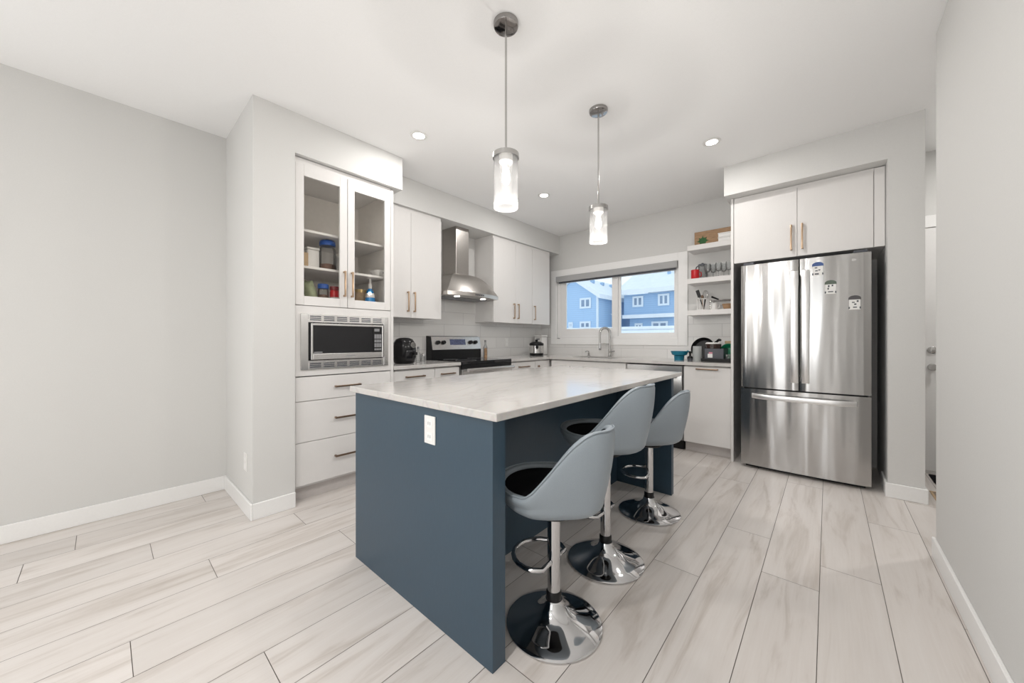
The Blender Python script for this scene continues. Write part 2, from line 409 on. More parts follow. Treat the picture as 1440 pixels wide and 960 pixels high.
# back wall around the window opening
WX0, WX1, WZ0, WZ1 = -3.15, -1.365, 1.175, 2.135
m = MB(); m.box(XK, WX0, YB, YB + 0.14, 0, ZTOP).box(WX1, XF1, YB, YB + 0.14, 0, ZTOP)
m.box(WX0, WX1, YB, YB + 0.14, 0, WZ0).box(WX0, WX1, YB, YB + 0.14, WZ1, ZTOP)
struct(m.build('wall_back', M_wall))
# rear wall of the living room, with two tall windows
m = MB(); m.box(-3.7, -0.95, -3.7, -3.58, 0, ZTOP).box(0.25, 0.56, -3.7, -3.58, 0, ZTOP)
for a, c in ((-0.95, 0.25),):
    m.box(a, c, -3.7, -3.58, 0, 0.15).box(a, c, -3.7, -3.58, 2.35, ZTOP)
struct(m.build('wall_rear', M_wall))
for i, (a, c) in enumerate(((-0.95, 0.25),)):
    m = MB()
    for u, v in ((a, a + 0.06), (c - 0.06, c), ((a + c) / 2 - 0.04, (a + c) / 2 + 0.04)): m.box(u, v, -3.67, -3.60, 0.15, 2.35)
    m.box(a, c, -3.67, -3.60, 0.15, 0.22).box(a, c, -3.67, -3.60, 2.28, 2.35)
    o = struct(m.build('window_%d' % (i + 2), M_vinyl))
    MB().box(a + 0.03, c - 0.03, -3.640, -3.634, 0.18, 2.32).build('window_pane', M_glass, o)
# soffits
ZS = 2.477
wallbox('wall_soffit_tall', XK, XS, YT0, YT1, ZS, ZTOP)
wallbox('wall_soffit_left', XK, -3.10, YT1, YB, ZS - 0.005, ZTOP)
wallbox('wall_soffit_fridge', XF0, XF1, YF, YB, 2.515, ZTOP)
# baseboards
BH, BT = 0.105, 0.014
def bboard(name, x0, x1, y0, y1):
    struct(MB().box(x0, x1, y0, y1, 0, BH, 0.003, 1).build(name, M_trim))
bboard('baseboard_left', XL, XL + BT, -3.58, YS)
bboard('baseboard_left_return', XL + BT, XS + BT, YS - BT, YS)
bboard('baseboard_left_pillar', XS, XS + BT, YS, YT0)
bboard('baseboard_right', XR - BT, XR, -3.58, YR1 + BT)
bboard('baseboard_right_end', XR, XR + 0.12, YR1, YR1 + BT)
bboard('baseboard_fridge_side', XF1 - BT, XF2 + BT, YF - BT, YF)
bboard('baseboard_fridge_inner', XF1 - BT, XF1, YF, YF + 0.3)
bboard('baseboard_hall', XF2, XF2 + BT, YF, 4.76)
# backsplash
ZC = 0.935
m = MB().box(XK, XK + 0.008, YT1 - 0.06, YB, ZC, 1.42).box(XK, XK + 0.008, 2.39, 3.21, 1.42, 1.75)
struct(m.build('wall_backsplash_left', M_tileY))
m = MB().box(XK, -3.245, YB - 0.008, YB, ZC, 1.42).box(-3.245, -1.26, YB - 0.008, YB, ZC, 1.095).box(-1.26, -0.70, YB - 0.008, YB, ZC, 1.47)
struct(m.build('wall_backsplash_back', M_tileX))

# ------------------------------------------------------------------ kitchen window
def kitchen_window():
    m = MB(); y0, y1 = YB - 0.02, YB
    x0, x1, z0, z1 = -3.245, -1.262, 1.095, 2.228
    m.box(x0, WX0 + 0.004, y0, y1, z0, z1, 0.002, 1).box(WX1 - 0.004, x1, y0, y1, z0, z1, 0.002, 1)
    m.box(WX0 + 0.0045, WX1 - 0.0045, y0, y1, WZ1 - 0.004, z1, 0.002, 1).box(WX0 + 0.0045, WX1 - 0.0045, y0, y1, z0, WZ0 + 0.004, 0.002, 1)
    o = struct(m.build('window_1', M_trim), 'white cased sliding kitchen window')
    m = MB()   # vinyl frame set in the opening
    f = 0.045; ya, yb_ = YB + 0.03, YB + 0.10
    m.box(WX0, WX0 + f, ya, yb_, WZ0, WZ1).box(WX1 - f, WX1, ya, yb_, WZ0, WZ1)
    m.box(WX0 + f, WX1 - f, ya, yb_, WZ0, WZ0 + f).box(WX0 + f, WX1 - f, ya, yb_, WZ1 - f, WZ1)
    m.build('window_frame', M_vinyl, o)
    for a, c, yy, sl_, sr_, sb_ in ((WX0 + f + 0.001, -2.17, YB + 0.034, 0.10, 0.085, 0.105), (-2.225, WX1 - f - 0.001, YB + 0.062, 0.085, 0.028, 0.035)):
        m = MB(); za, zb = WZ0 + f + 0.001, WZ1 - f - 0.001
        m.box(a, a + sl_, yy, yy + 0.025, za, zb).box(c - sr_, c, yy, yy + 0.025, za, zb)
        m.box(a + sl_, c - sr_, yy, yy + 0.025, za, za + sb_).box(a + sl_, c - sr_, yy, yy + 0.025, zb - 0.06, zb)
        q = m.build('window_sash', M_vinyl, o)
        MB().box(a + sl_ - 0.002, c - sr_ + 0.002, yy + 0.010, yy + 0.014, za + sb_ - 0.002, zb - 0.058).build('window_pane', M_glass, q)
    MB().box(-3.135, -3.11, YB - 0.012, YB + 0.028, 1.165, 1.19, 0.003, 1).build('window_latch', M_mid, o)
kitchen_window()
b_ = thing('roller_blind', 'grey roller blind rolled up at the top of the kitchen window', 'blind', (-2.26, YB - 0.02, 2.06))
MB().box(-3.142, -1.375, YB - 0.045, YB + 0.028, 2.045, 2.128, 0.006, 2).build('blind_cassette', M_blind, b_)
MB().box(-3.11, -1.40, YB - 0.012, YB + 0.004, 2.025, 2.047, 0.004, 2).build('bottom_rail', M_dgrey, b_)

# ------------------------------------------------------------------ cabinetry
def bar_handle(parent, c, axis, length, normal, m=None, name='handle'):
    """flat bar pull: c centre on the door face, standing 28 mm off along normal"""
    c = Vector(c); n = Vector(normal); ax = Vector({'x': (1, 0, 0), 'y': (0, 1, 0), 'z': (0, 0, 1)}[axis])
    side = n.cross(ax); mb = MB()
    def bx(ca, la, off, dn, ws):
        cc = c + ax * ca + n * off
        lo = cc - ax * la / 2 - n * dn / 2 - side * ws / 2; hi = cc + ax * la / 2 + n * dn / 2 + side * ws / 2
        mb.box(min(lo.x, hi.x), max(lo.x, hi.x), min(lo.y, hi.y), max(lo.y, hi.y), min(lo.z, hi.z), max(lo.z, hi.z), 0.0025, 2)
    bx(0, length, 0.028, 0.010, 0.014)
    for s in (-1, 1): bx(s * (length / 2 - 0.008), 0.014, 0.0135, 0.025, 0.014)
    return mb.build(name, m or M_bronze, parent, 40)

# --- tall pantry cabinet with glass doors
XT = -2.835
tall = thing('pantry_cabinet', 'tall white built-in cabinet with two glass doors above and drawers below', 'cabinet', (-3.14, 1.29, 0))
ty0, ty1 = YT0 + 0.004, 1.668
m = MB(); xb = XT - 0.022
m.box(XK + 0.002, xb, ty0, ty0 + 0.02, 0.1, 2.46).box(XK + 0.002, xb, ty1 - 0.02, ty1, 0.1, 2.46)
m.box(XK + 0.002, XK + 0.014, ty0, ty1, 0.1, 2.46)
for z in (0.10, 0.905, 1.408, 2.437): m.box(XK + 0.014, xb, ty0, ty1, z, z + 0.02)
m.box(xb, XT, 1.643, ty1, 0.0, 2.46)                     # right scribe strip
m.box(xb, XT - 0.004, ty0, 1.643, 2.43, 2.47)            # top strip
m.build('body', M_cab, tall)
MB().box(XK + 0.0145, XK + 0.018, ty0 + 0.02, ty1 - 0.02, 1.43, 2.436).box(XK + 0.0145, xb - 0.01, ty0 + 0.02, ty0 + 0.023, 1.43, 2.436).box(XK + 0.0145, xb - 0.01, ty1 - 0.023, ty1 - 0.02, 1.43, 2.436).build('lining', M_cabin, tall)
SH1 = 1.985; SH2 = 1.715
for z in (SH1, SH2):
    MB().box(XK + 0.02, -2.90, ty0 + 0.024, ty1 - 0.024, z - 0.018, z, 0.001, 1).build('shelf', M_cab, tall)
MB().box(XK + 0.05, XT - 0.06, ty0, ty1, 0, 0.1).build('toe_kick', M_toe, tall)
for a, c, ga, gc, hy in ((0.902, 1.270, 0.959, 1.213, 1.243), (1.274, 1.640, 1.329, 1.588, 1.302)):
    m = MB(); za, zb, wa, wb = 1.418, 2.43, 1.483, 2.350
    m.box(xb, XT, a, ga, za, zb, 0.002, 1).box(xb, XT, gc, c, za, zb, 0.002, 1).box(xb, XT, ga, gc, za, wa).box(xb, XT, ga, gc, wb, zb)
    d = m.build('door', M_cab, tall)
    MB().box(XT - 0.014, XT - 0.010, ga - 0.004, gc + 0.004, wa - 0.004, wb + 0.004).build('glass_pane', M_cabgl, d)
    bar_handle(d, (XT, hy, 1.60), 'z', 0.20, (1, 0, 0))
# frame around the microwave
m = MB(); m.box(xb, XT, 0.902, 1.640, 0.905, 0.955).box(xb, XT, 0.902, 1.640, 1.345, 1.412).box(xb, XT, 0.902, 0.945, 0.955, 1.345).box(xb, XT, 1.603, 1.640, 0.955, 1.345)
m.build('microwave_surround', M_cab, tall)
for z0, z1, hz in ((0.724, 0.897, 0.812), (0.428, 0.720, 0.574), (0.119, 0.424, 0.282)):
    d = MB().box(xb, XT, 0.902, 1.640, z0, z1, 0.0015, 1).build('drawer', M_cab, tall)
    bar_handle(d, (XT, 1.270, hz), 'y', 0.20, (1, 0, 0), M_dbronze)

# --- microwave
mw = thing('microwave_oven', 'stainless built-in microwave oven below the glass cabinet doors', 'microwave', (-3.0, 1.275, 0.956))
m = MB(); xm = XT + 0.012
m.box(XT - 0.30, xm - 0.004, 0.950, 1.600, 0.958, 1.342)
m.build('oven_case', M_mid, mw)
m = MB(); m.box(xm - 0.012, xm, 0.934, 0.985, 0.948, 1.356, 0.002, 1).box(xm - 0.012, xm, 1.572, 1.613, 0.948, 1.356, 0.002, 1)
m.box(xm - 0.012, xm, 0.985, 1.572, 0.948, 1.016, 0.002, 1).box(xm - 0.012, xm, 0.985, 1.572, 1.294, 1.356, 0.002, 1)
tf = m.build('trim_frame', M_steelp, mw)
for zc in (0.981, 1.326):
    m = MB()
    for i in range(6):
        ya = 0.995 + i * 0.096
        for j in range(3): m.box(xm - 0.001, xm + 0.0008, ya, ya + 0.076, zc - 0.017 + j * 0.013, zc - 0.010 + j * 0.013)
    m.build('vent_grille', M_dgrey, tf)
MB().box(xm - 0.010, xm - 0.002, 0.985, 1.572, 1.016, 1.294).build('gap_shadow_sheet', M_black, mw)  # black sheet standing in for the shade in the gap around the door
m = MB(); ya, yb_, za, zb = 0.997, 1.561, 1.022, 1.287
m.box(xm - 0.002, xm + 0.016, ya, ya + 0.014, za, zb, 0.002, 1).box(xm - 0.002, xm + 0.016, yb_ - 0.012, yb_, za, zb, 0.002, 1)
m.box(xm - 0.002, xm + 0.016, ya + 0.014, yb_ - 0.012, za, za + 0.043, 0.002, 1).box(xm - 0.002, xm + 0.016, ya + 0.014, yb_ - 0.012, zb - 0.014, zb, 0.002, 1)
d = m.build('door', M_steelp, mw)
MB().box(xm - 0.002, xm + 0.013, ya + 0.014, 1.468, za + 0.043, zb - 0.014).build('window', M_blkgl, d)
MB().box(xm - 0.002, xm + 0.013, 1.470, yb_ - 0.012, za + 0.043, zb - 0.014).build('control_panel', M_black, d)
for j, (z0, z1) in enumerate(((1.235, 1.258), (1.175, 1.212), (1.145, 1.168), (1.105, 1.138), (1.080, 1.096))):
    for i in range(1 if j == 0 else 3):
        w = 0.044 if j == 0 else 0.0185
        MB().box(xm + 0.013, xm + 0.0145, 1.481 + i * 0.021, 1.481 + i * 0.021 + w, z0, z1).build('button', M_mid, d)
MB().box(xm + 0.013, xm + 0.0138, 1.018, 1.075, 1.071, 1.079).build('badge', M_mid, d)
MB().box(xm + 0.016, xm + 0.0166, 1.25, 1.32, 1.041, 1.046).build('emblem', M_mid, d)

# --- contents of the glass cabinet
def bottle(name, label, cat, c, parts, group=None, zs=1.0):
    """parts: list of (name, material, lathe profile)"""
    t = thing(name, label, cat, c, group)
    for n_, mt, prof in parts:
        MB().lathe([(r_, h_ * zs) for r_, h_ in prof], c, 24).build(n_, mt, t, 40)
    return t
def on_shelf(px, x, z): 
    p = at(px, 400, 'x', x); return (x, p.y, z)
bottle('storage_jar', 'clear jar with blue lid and brown dry food on the middle cabinet shelf', 'jar', on_shelf(460.5, -3.02, SH2 + 0.001), [
    ('jar_glass', M_jar, [(0, 0), (0.060, 0), (0.062, 0.01), (0.062, 0.17), (0.05, 0.19), (0.05, 0.2), (0, 0.2)]),
    ('contents', M_nuts, [(0, 0.004), (0.056, 0.004), (0.057, 0.05), (0.03, 0.058), (0, 0.05)]),
    ('lid', M_blue, [(0, 0.2), (0.058, 0.2), (0.06, 0.21), (0.058, 0.232), (0.05, 0.24), (0, 0.24)])])
c = on_shelf(437.5, -3.05, SH2 + 0.001); t = thing('food_canister', 'plain white canister left of the blue-lidded jar in the glass cabinet', 'canister', c)
MB().box(c[0] - 0.05, c[0] + 0.05, c[1] - 0.045, c[1] + 0.045, c[2], c[2] + 0.15, 0.01, 3).build('canister_body', M_white, t, 40)
MB().box(c[0] - 0.052, c[0] + 0.052, c[1] - 0.047, c[1] + 0.047, c[2] + 0.1505, c[2] + 0.168, 0.006, 2).build('lid', M_white, t, 40)
c = on_shelf(430.5, -2.99, SH2 + 0.001); t = thing('cardboard_carton', 'small tan carton at the left end of the middle cabinet shelf', 'carton', c)
MB().box(c[0] - 0.04, c[0] + 0.01, c[1] - 0.018, c[1] + 0.012, c[2], c[2] + 0.115, 0.002, 1).build('carton_body', M_tan, t)
c = on_shelf(476.5, -2.96, SH2 + 0.001); t = thing('drinking_glass', 'clear glass right of the blue-lidded jar in the glass cabinet', 'glass', c)
MB().lathe([(0, 0.004), (0.022, 0.004), (0.028, 0.12), (0.030, 0.12), (0.025, 0), (0, 0)], c, 20).build('glass_body', M_tumbler, t, 40)
c = on_shelf(534, -3.0, SH2 + 0.001); t = thing('serving_bowl', 'small white square bowl on the middle cabinet shelf behind the right glass door', 'bowl', c)
mbx = MB()
rows = []
for r_, z_ in ((0.0, 0.004), (0.03, 0.004), (0.048, 0.02), (0.062, 0.06), (0.066, 0.06), (0.055, 0.018), (0.035, 0.0), (0.0, 0.0)):
    rr = []
    for k in range(24):
        th = 2 * PI * k / 24; e = 0.5
        rr.append((c[0] + r_ * math.copysign(abs(math.cos(th)) ** e, math.cos(th)), c[1] + r_ * math.copysign(abs(math.sin(th)) ** e, math.sin(th)), c[2] + z_))
    rows.append(rr)
mbx.grid(rows, True).build('bowl_body', M_white, t, 40)
MB().box(c[0] + 0.056, c[0] + 0.0625, c[1] - 0.004, c[1] + 0.012, c[2] + 0.034, c[2] + 0.044).build('printed_mark', M_dgrey, t)
ZB = 1.4315
c = on_shelf(435.5, -3.00, ZB); t = thing('food_packet', 'crumpled sage green packet on the cabinet floor behind the left glass door', 'packet', c)
rows = []
for i in range(9):
    u = i / 8; rr = []
    for k in range(16):
        th = 2 * PI * k / 16; w = 0.046 * (0.75 + 0.25 * math.sin(PI * u)); dd = 0.045 * math.sin(PI * (0.12 + 0.85 * u)) ** 0.7
        rr.append((c[0] + dd * math.cos(th) * (1 + 0.15 * math.sin(3 * th + 4 * u)), c[1] + w * math.sin(th) + 0.012 * math.sin(5 * u), c[2] + 0.185 * u + 0.006 * math.sin(2 * th)*u))
    rows.append(rr)
MB().grid(rows, True, True).build('packet_body', M_sage, t, 60)
bottle('preserve_jar', 'glass jar with blue lid on the cabinet floor beside the sage packet', 'jar', on_shelf(454.5, -2.99, ZB), [
    ('jar_glass', M_jar, [(0, 0), (0.036, 0), (0.039, 0.01), (0.039, 0.075), (0.035, 0.085), (0, 0.085)]),
    ('contents', M_nuts, [(0, 0.003), (0.034, 0.003), (0.036, 0.055), (0, 0.055)]),
    ('lid', M_blue, [(0, 0.085), (0.039, 0.085), (0.040, 0.088), (0.040, 0.104), (0.037, 0.108), (0, 0.108)])], None, 1.6)
for i, (px_, xx) in enumerate(((470.5, -2.97), (477, -3.06))):
    bottle('sauce_jar', ['red jar with dark red lid on the cabinet floor beside the blue-lidded jar', 'red jar half hidden behind the middle stile of the glass cabinet'][i], 'jar', on_shelf(px_, xx, ZB), [
        ('jar_glass', M_red, [(0, 0), (0.033, 0), (0.036, 0.01), (0.036, 0.07), (0.03, 0.08), (0, 0.08)]),
        ('label_band', M_white, [(0.0365, 0.02), (0.0368, 0.02), (0.0368, 0.045), (0.0365, 0.045)]),
        ('lid', noisy(mat('dark_red_lid', (0.20, 0.015, 0.02), 0.4), 60, 0.05) if i == 0 else bpy.data.materials['dark_red_lid'], [(0, 0.08), (0.036, 0.08), (0.036, 0.098), (0, 0.1)])], None, 1.62)
bottle('dish_soap_bottle', 'bright blue dish soap bottle with white cap behind the right glass door', 'bottle', on_shelf(520.5, -2.99, ZB), [
    ('bottle_body', M_sky, [(0, 0), (0.044, 0), (0.048, 0.012), (0.044, 0.05), (0.036, 0.09), (0.028, 0.115), (0.014, 0.13), (0, 0.13)]),
    ('label_band', M_white, [(0.0405, 0.072), (0.0415, 0.072), (0.0345, 0.1), (0.033, 0.1)]),
    ('cap', M_white, [(0, 0.13), (0.015, 0.13), (0.015, 0.155), (0.008, 0.165), (0.008, 0.19), (0, 0.19)])], None, 1.37)
bottle('glass_pitcher', 'clear glass jug behind the blue soap bottle in the cabinet', 'jug', on_shelf(531.5, -3.16, ZB), [
    ('jug_body', M_jar, [(0, 0.004), (0.045, 0.004), (0.052, 0.1), (0.045, 0.17), (0.047, 0.17), (0.055, 0.1), (0.048, 0), (0, 0)]),
    ('lid', M_white, [(0, 0.171), (0.046, 0.171), (0.044, 0.185), (0, 0.19)])], None, 1.2)
bottle('honey_jar', 'amber jar at the left of the cabinet floor behind the right glass door', 'jar', on_shelf(507, -3.10, ZB), [
    ('jar_glass', M_tan, [(0, 0), (0.05, 0), (0.053, 0.01), (0.053, 0.1), (0.045, 0.12), (0, 0.12)]),
    ('lid', noisy(mat('gold_lid', (0.55, 0.4, 0.18), 0.35, 0.6), 60, 0.05), [(0, 0.12), (0.048, 0.12), (0.048, 0.14), (0, 0.142)])], None, 1.25)

# --- wall cabinets either side of the hood
XU = -3.12; UZ0, UZ1 = 1.385, 2.435
def wall_cabinet(name, label, y0, y1, doors, handles):
    t = thing(name, label, 'cabinet', ((XK + XU) / 2, (y0 + y1) / 2, UZ0))
    MB().box(XK + 0.002, XU - 0.021, y0, y1, UZ0 + 0.006, UZ1, 0.001, 1).build('body', M_cab, t)
    MB().box(XK + 0.002, XU - 0.012, y0, y1, UZ1, ZS - 0.007).build('filler', M_cab, t)
    for (a, c), hy in zip(doors, handles):
        d = MB().box(XU - 0.02, XU, a + 0.0015, c - 0.0015, UZ0, UZ1 - 0.004, 0.0015, 1).build('door', M_cab, t)
        bar_handle(d, (XU, hy, 1.542), 'z', 0.20, (1, 0, 0))
    return t
wall_cabinet('wall_cabinet', 'white two-door wall cabinet between the glass cabinet and the hood', 1.674, 2.405, ((1.674, 2.030), (2.030, 2.405)), (1.988, 2.062))
wall_cabinet('wall_cabinet', 'white two-door wall cabinet right of the hood', 3.206, 3.985, ((3.206, 3.628), (3.628, 3.985)), (3.582, 3.669))
wall_cabinet('wall_cabinet', 'narrow white wall cabinet in the corner beside the window', 3.989, 4.42, ((3.989, 4.405),), (4.028,))

# --- range hood
hd = thing('range_hood', 'stainless chimney hood above the stove', 'range hood', (-3.2, 2.80, 1.64))
yc = 2.805
MB().box(XK + 0.009, XK + 0.26, 2.675, 2.868, 1.915, ZS - 0.006, 0.002, 1).build('chimney', M_hood, hd)
rows = []
hw = 0.390; depth = 0.50
for i in range(13):
    u = i / 12                        # 0 at the bottom rim, 1 at the chimney
    hw_ = 0.103 + (hw - 0.103) * (1 - u) ** 0.9; dp = 0.256 + (depth - 0.256) * (1 - u)
    z = 1.690 + 0.235 * math.sin(u * PI / 2); yo = yc + (2.7715 - yc) * u
    rr = []
    for k in range(25):
        v = -1 + 2 * k / 24
        rr.append((XK + 0.010 + dp * (1 - 0.16 * (1 - u) * v * v), yo + hw_ * v, z))
    rr += [(XK + 0.010, yo + hw_, z), (XK + 0.010, yo - hw_, z)]
    rows.append(rr)
MB().grid(rows, True, True).build('canopy', M_hood, hd, 40)
pl = [(XK + 0.010 + depth * (1 - 0.16 * v * v), yc + hw * v) for v in [-1 + 2 * k / 24 for k in range(25)]] + [(XK + 0.01, yc + hw), (XK + 0.01, yc - hw)]
MB().prism(pl, 'z', 1.650, 1.6895).build('rim', M_hood, hd, 40)
for s in (-1, 1):
    MB().lathe([(0, -0.004), (0.03, -0.004), (0.032, 0), (0, 0)], (XK + 0.36, yc + s * 0.2, 1.650), 20).build('hood_light', emit('hood_lamp', (1, 0.96, 0.88), 6.0) if s < 0 else bpy.data.materials['hood_lamp'], hd)
    MB().box(XK + 0.06, XK + 0.30, yc + s * 0.17 - 0.15, yc + s * 0.17 + 0.15, 1.645, 1.6495).build('grease_filter', M_mid, hd)
m = MB()
for i in range(5): m.box(XK + 0.010 + depth, XK + 0.513 + 0.0, yc - 0.06 + i * 0.028, yc - 0.045 + i * 0.028, 1.662, 1.676)
m.build('control_buttons', M_dgrey, hd)

# --- base cabinets, left run (front plane facing +X)
XD = -2.85
def base_left(label, y0, y1, fronts, group=None):
    t = thing('base_cabinet', label, 'cabinet', ((XK + XD) / 2, (y0 + y1) / 2, 0), group)
    MB().box(XK + 0.002, XD - 0.021, y0, y1, 0.1, 0.896).build('body', M_cab, t)
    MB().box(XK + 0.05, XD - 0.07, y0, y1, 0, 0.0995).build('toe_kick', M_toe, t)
    for kind, z0, z1, ax, hl in fronts:
        d = MB().box(XD - 0.02, XD, y0 + 0.0015, y1 - 0.0015, z0, z1, 0.0015, 1).build(kind, M_cab, t)
        if ax == 'y': bar_handle(d, (XD, (y0 + y1) / 2, z1 - 0.055), 'y', hl, (1, 0, 0), M_dbronze)
        elif ax == 'z': bar_handle(d, (XD, y1 - 0.05, z1 - 0.14), 'z', hl, (1, 0, 0), M_dbronze)
base_left('white base cabinet beside the tall pantry under the black appliance', 1.672, 2.115, (('drawer', 0.715, 0.886, 'y', 0.20), ('drawer', 0.42, 0.712, 'y', 0.20), ('drawer', 0.106, 0.417, 'y', 0.20)))
base_left('narrow white base cabinet left of the stove', 2.118, 2.425, (('drawer', 0.715, 0.886, 'y', 0.17), ('door', 0.106, 0.712, 'z', 0.17)))
base_left('white base cabinet right of the stove', 3.225, 3.70, (('drawer', 0.715, 0.886, 'y', 0.20), ('door', 0.106, 0.712, 'z', 0.20)))
t = thing('corner_cabinet', 'white blind corner base cabinet where the two counters meet', 'cabinet', (-3.14, 4.15, 0))
MB().box(XK + 0.002, XD - 0.021, 3.703, YB - 0.009, 0.1, 0.896).build('body', M_cab, t)
MB().box(XD - 0.02, XD, 3.7045, 4.015, 0.106, 0.886, 0.0015, 1).build('front_panel', M_cab, t)
MB().lathe([(0.006, 0), (0.006, 0.012), (0.014, 0.018), (0.014, 0.026), (0, 0.028)], (XD, 3.76, 0.82), 16, 'x').build('knob', M_dbronze, t)

# --- base units under the window (front plane facing -Y)
YD = 4.02
def base_back(name, label, x0, x1, fronts, cat='cabinet'):
    t = thing(name, label, cat, ((x0 + x1) / 2, (YD + YB) / 2, 0))
    MB().box(x0, x1, YD + 0.021, YB - 0.009, 0.1, 0.896).build('body', M_cab, t)
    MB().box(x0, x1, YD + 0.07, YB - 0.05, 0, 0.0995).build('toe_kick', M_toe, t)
    for kind, a, c, z0, z1, hx, hz, ax in fronts:
        d = MB().box(a + 0.0015, c - 0.0015, YD, YD + 0.02, z0, z1, 0.0015, 1).build(kind, M_cab, t)
        if hx is not None: bar_handle(d, (hx, YD, hz), ax, 0.20, (0, -1, 0), M_dbronze)
    return t
base_back('sink_cabinet', 'white sink base cabinet under the kitchen window', -2.82, -1.765, (('false_front', -2.82, -1.765, 0.73, 0.886, None, 0, 'x'), ('door', -2.82, -2.294, 0.106, 0.727, -2.34, 0.60, 'z'), ('door', -2.291, -1.765, 0.106, 0.727, -2.245, 0.60, 'z')))
base_back('base_cabinet', 'white base cabinet with one tall front between dishwasher and refrigerator', -1.135, -0.706, (('door', -1.135, -0.706, 0.108, 0.886, -0.915, 0.868, 'x'),))
dw = thing('dishwasher', 'stainless dishwasher under the counter beside the sink', 'dishwasher', (-1.45, 4.3, 0))
MB().box(-1.755, -1.145, YD + 0.03, YB - 0.02, 0.1, 0.89).build('tub', M_mid, dw)
MB().box(-1.75, -1.15, YD - 0.012, YD + 0.028, 0.12, 0.82, 0.004, 2).build('door', M_steel, dw, 40)
MB().box(-1.75, -1.15, YD - 0.008, YD + 0.028, 0.824, 0.888, 0.003, 1).build('control_panel', M_steelp, dw)
MB().tube([(-1.70, YD - 0.012, 0.78), (-1.69, YD - 0.045, 0.78), (-1.21, YD - 0.045, 0.78), (-1.20, YD - 0.012, 0.78)], 0.011).build('handle', M_steelp, dw, 40)
MB().box(-1.75, -1.15, YD + 0.06, YD + 0.08, 0.0, 0.115).build('toe_kick', M_black, dw)

# --- worktops
t = MB().prism([(XK + 0.009, 1.672), (-2.83, 1.672), (-2.83, 2.432), (XK + 0.009, 2.432)], 'z', ZC - 0.032, ZC, 0.003).build('countertop', M_quartz)
tag(t, 'short pale quartz countertop left of the stove', 'countertop')
SX0, SX1, SY0, SY1 = -2.62, -1.98, 4.13, 4.50
m = MB()
m.box(XK + 0.009, -2.83, 3.216, YB - 0.009, ZC - 0.032, ZC)
m.box(-2.83, SX0, 4.0, YB - 0.009, ZC - 0.032, ZC).box(SX1, -0.702, 4.0, YB - 0.009, ZC - 0.032, ZC)
m.box(SX0, SX1, 4.0, SY0, ZC - 0.032, ZC).box(SX0, SX1, SY1, YB - 0.009, ZC - 0.032, ZC)
ct = m.build('countertop', M_quartz)
tag(ct, 'L-shaped pale quartz countertop running under the window', 'countertop')
sk = thing('kitchen_sink', 'stainless sink set in the counter under the window', 'sink', ((SX0 + SX1) / 2, (SY0 + SY1) / 2, 0.72))
m = MB(); m.box(SX0 + 0.002, SX0 + 0.006, SY0 + 0.002, SY1 - 0.002, 0.74, ZC - 0.004).box(SX1 - 0.006, SX1 - 0.002, SY0 + 0.002, SY1 - 0.002, 0.74, ZC - 0.004)
m.box(SX0 + 0.002, SX1 - 0.002, SY0 + 0.002, SY0 + 0.006, 0.74, ZC - 0.004).box(SX0 + 0.002, SX1 - 0.002, SY1 - 0.006, SY1 - 0.002, 0.74, ZC - 0.004).box(SX0 + 0.002, SX1 - 0.002, SY0 + 0.002, SY1 - 0.002, 0.736, 0.741)
m.build('basin', M_steelp, sk)
MB().lathe([(0, 0.0), (0.04, 0), (0.042, 0.004), (0.03, 0.004), (0.02, 0.001), (0, 0.001)], ((SX0 + SX1) / 2, SY1 - 0.1, 0.741), 20).build('drain', M_chrodk, sk)

# faucet
fb = at(857.5, 500, 'y', 4.56); fx = fb.x
fa = thing('kitchen_faucet', 'tall chrome spring gooseneck faucet at the sink', 'faucet', (fx, 4.56, ZC))
MB().lathe([(0, 0), (0.028, 0), (0.028, 0.008), (0.020, 0.012), (0.020, 0.10), (0.017, 0.105), (0, 0.105)], (fx, 4.56, ZC), 24).build('base', M_chrodk, fa, 40)
arc = [(fx, 4.56, ZC + 0.10), (fx, 4.56, ZC + 0.325)]
for k in range(1, 12):
    th = PI * k / 12
    arc.append((fx - 0.055 + 0.055 * math.cos(th), 4.56 - 0.035 * (1 - math.cos(th)), ZC + 0.325 + 0.065 * math.sin(th)))
arc += [(fx - 0.11, 4.49, ZC + 0.28), (fx - 0.11, 4.49, ZC + 0.19)]
MB().tube(arc, 0.0135, 14).build('gooseneck', M_chrodk, fa, 60)
m = MB()
for i in range(2, len(arc) - 1):
    p, q = Vector(arc[i - 1]), Vector(arc[i])
    for j in range(3):
        c0 = p.lerp(q, j / 3); d_ = (q - p).normalized() * 0.003
        m.tube([c0 - d_, c0 + d_], 0.0175, 12)
m.build('spring', M_chrodk, fa, 40)
MB().lathe([(0, 0), (0.017, 0), (0.019, 0.01), (0.016, 0.09), (0.011, 0.11), (0, 0.11)], (fx - 0.11, 4.49, ZC + 0.085), 18).build('spray_head', M_chrome, fa, 40)
MB().tube([(fx, 4.545, ZC + 0.065), (fx + 0.05, 4.53, ZC + 0.07), (fx + 0.085, 4.525, ZC + 0.078)], [0.008, 0.007, 0.009]).build('lever', M_chrodk, fa, 40)
MB().tube([(fx, 4.56, ZC + 0.17), (fx - 0.055, 4.525, ZC + 0.175), (fx - 0.10, 4.494, ZC + 0.172)], 0.006).build('holder_arm', M_chrodk, fa, 40)
p = at(828, 500, 'y', 4.56)
sd = thing('soap_dispenser', 'small metal soap dispenser on the counter left of the faucet', 'soap dispenser', (p.x, 4.56, ZC))
MB().lathe([(0, 0), (0.022, 0), (0.022, 0.006), (0.013, 0.012), (0.013, 0.045), (0, 0.045)], (p.x, 4.56, ZC), 16).build('base', M_chrodk, sd, 40)
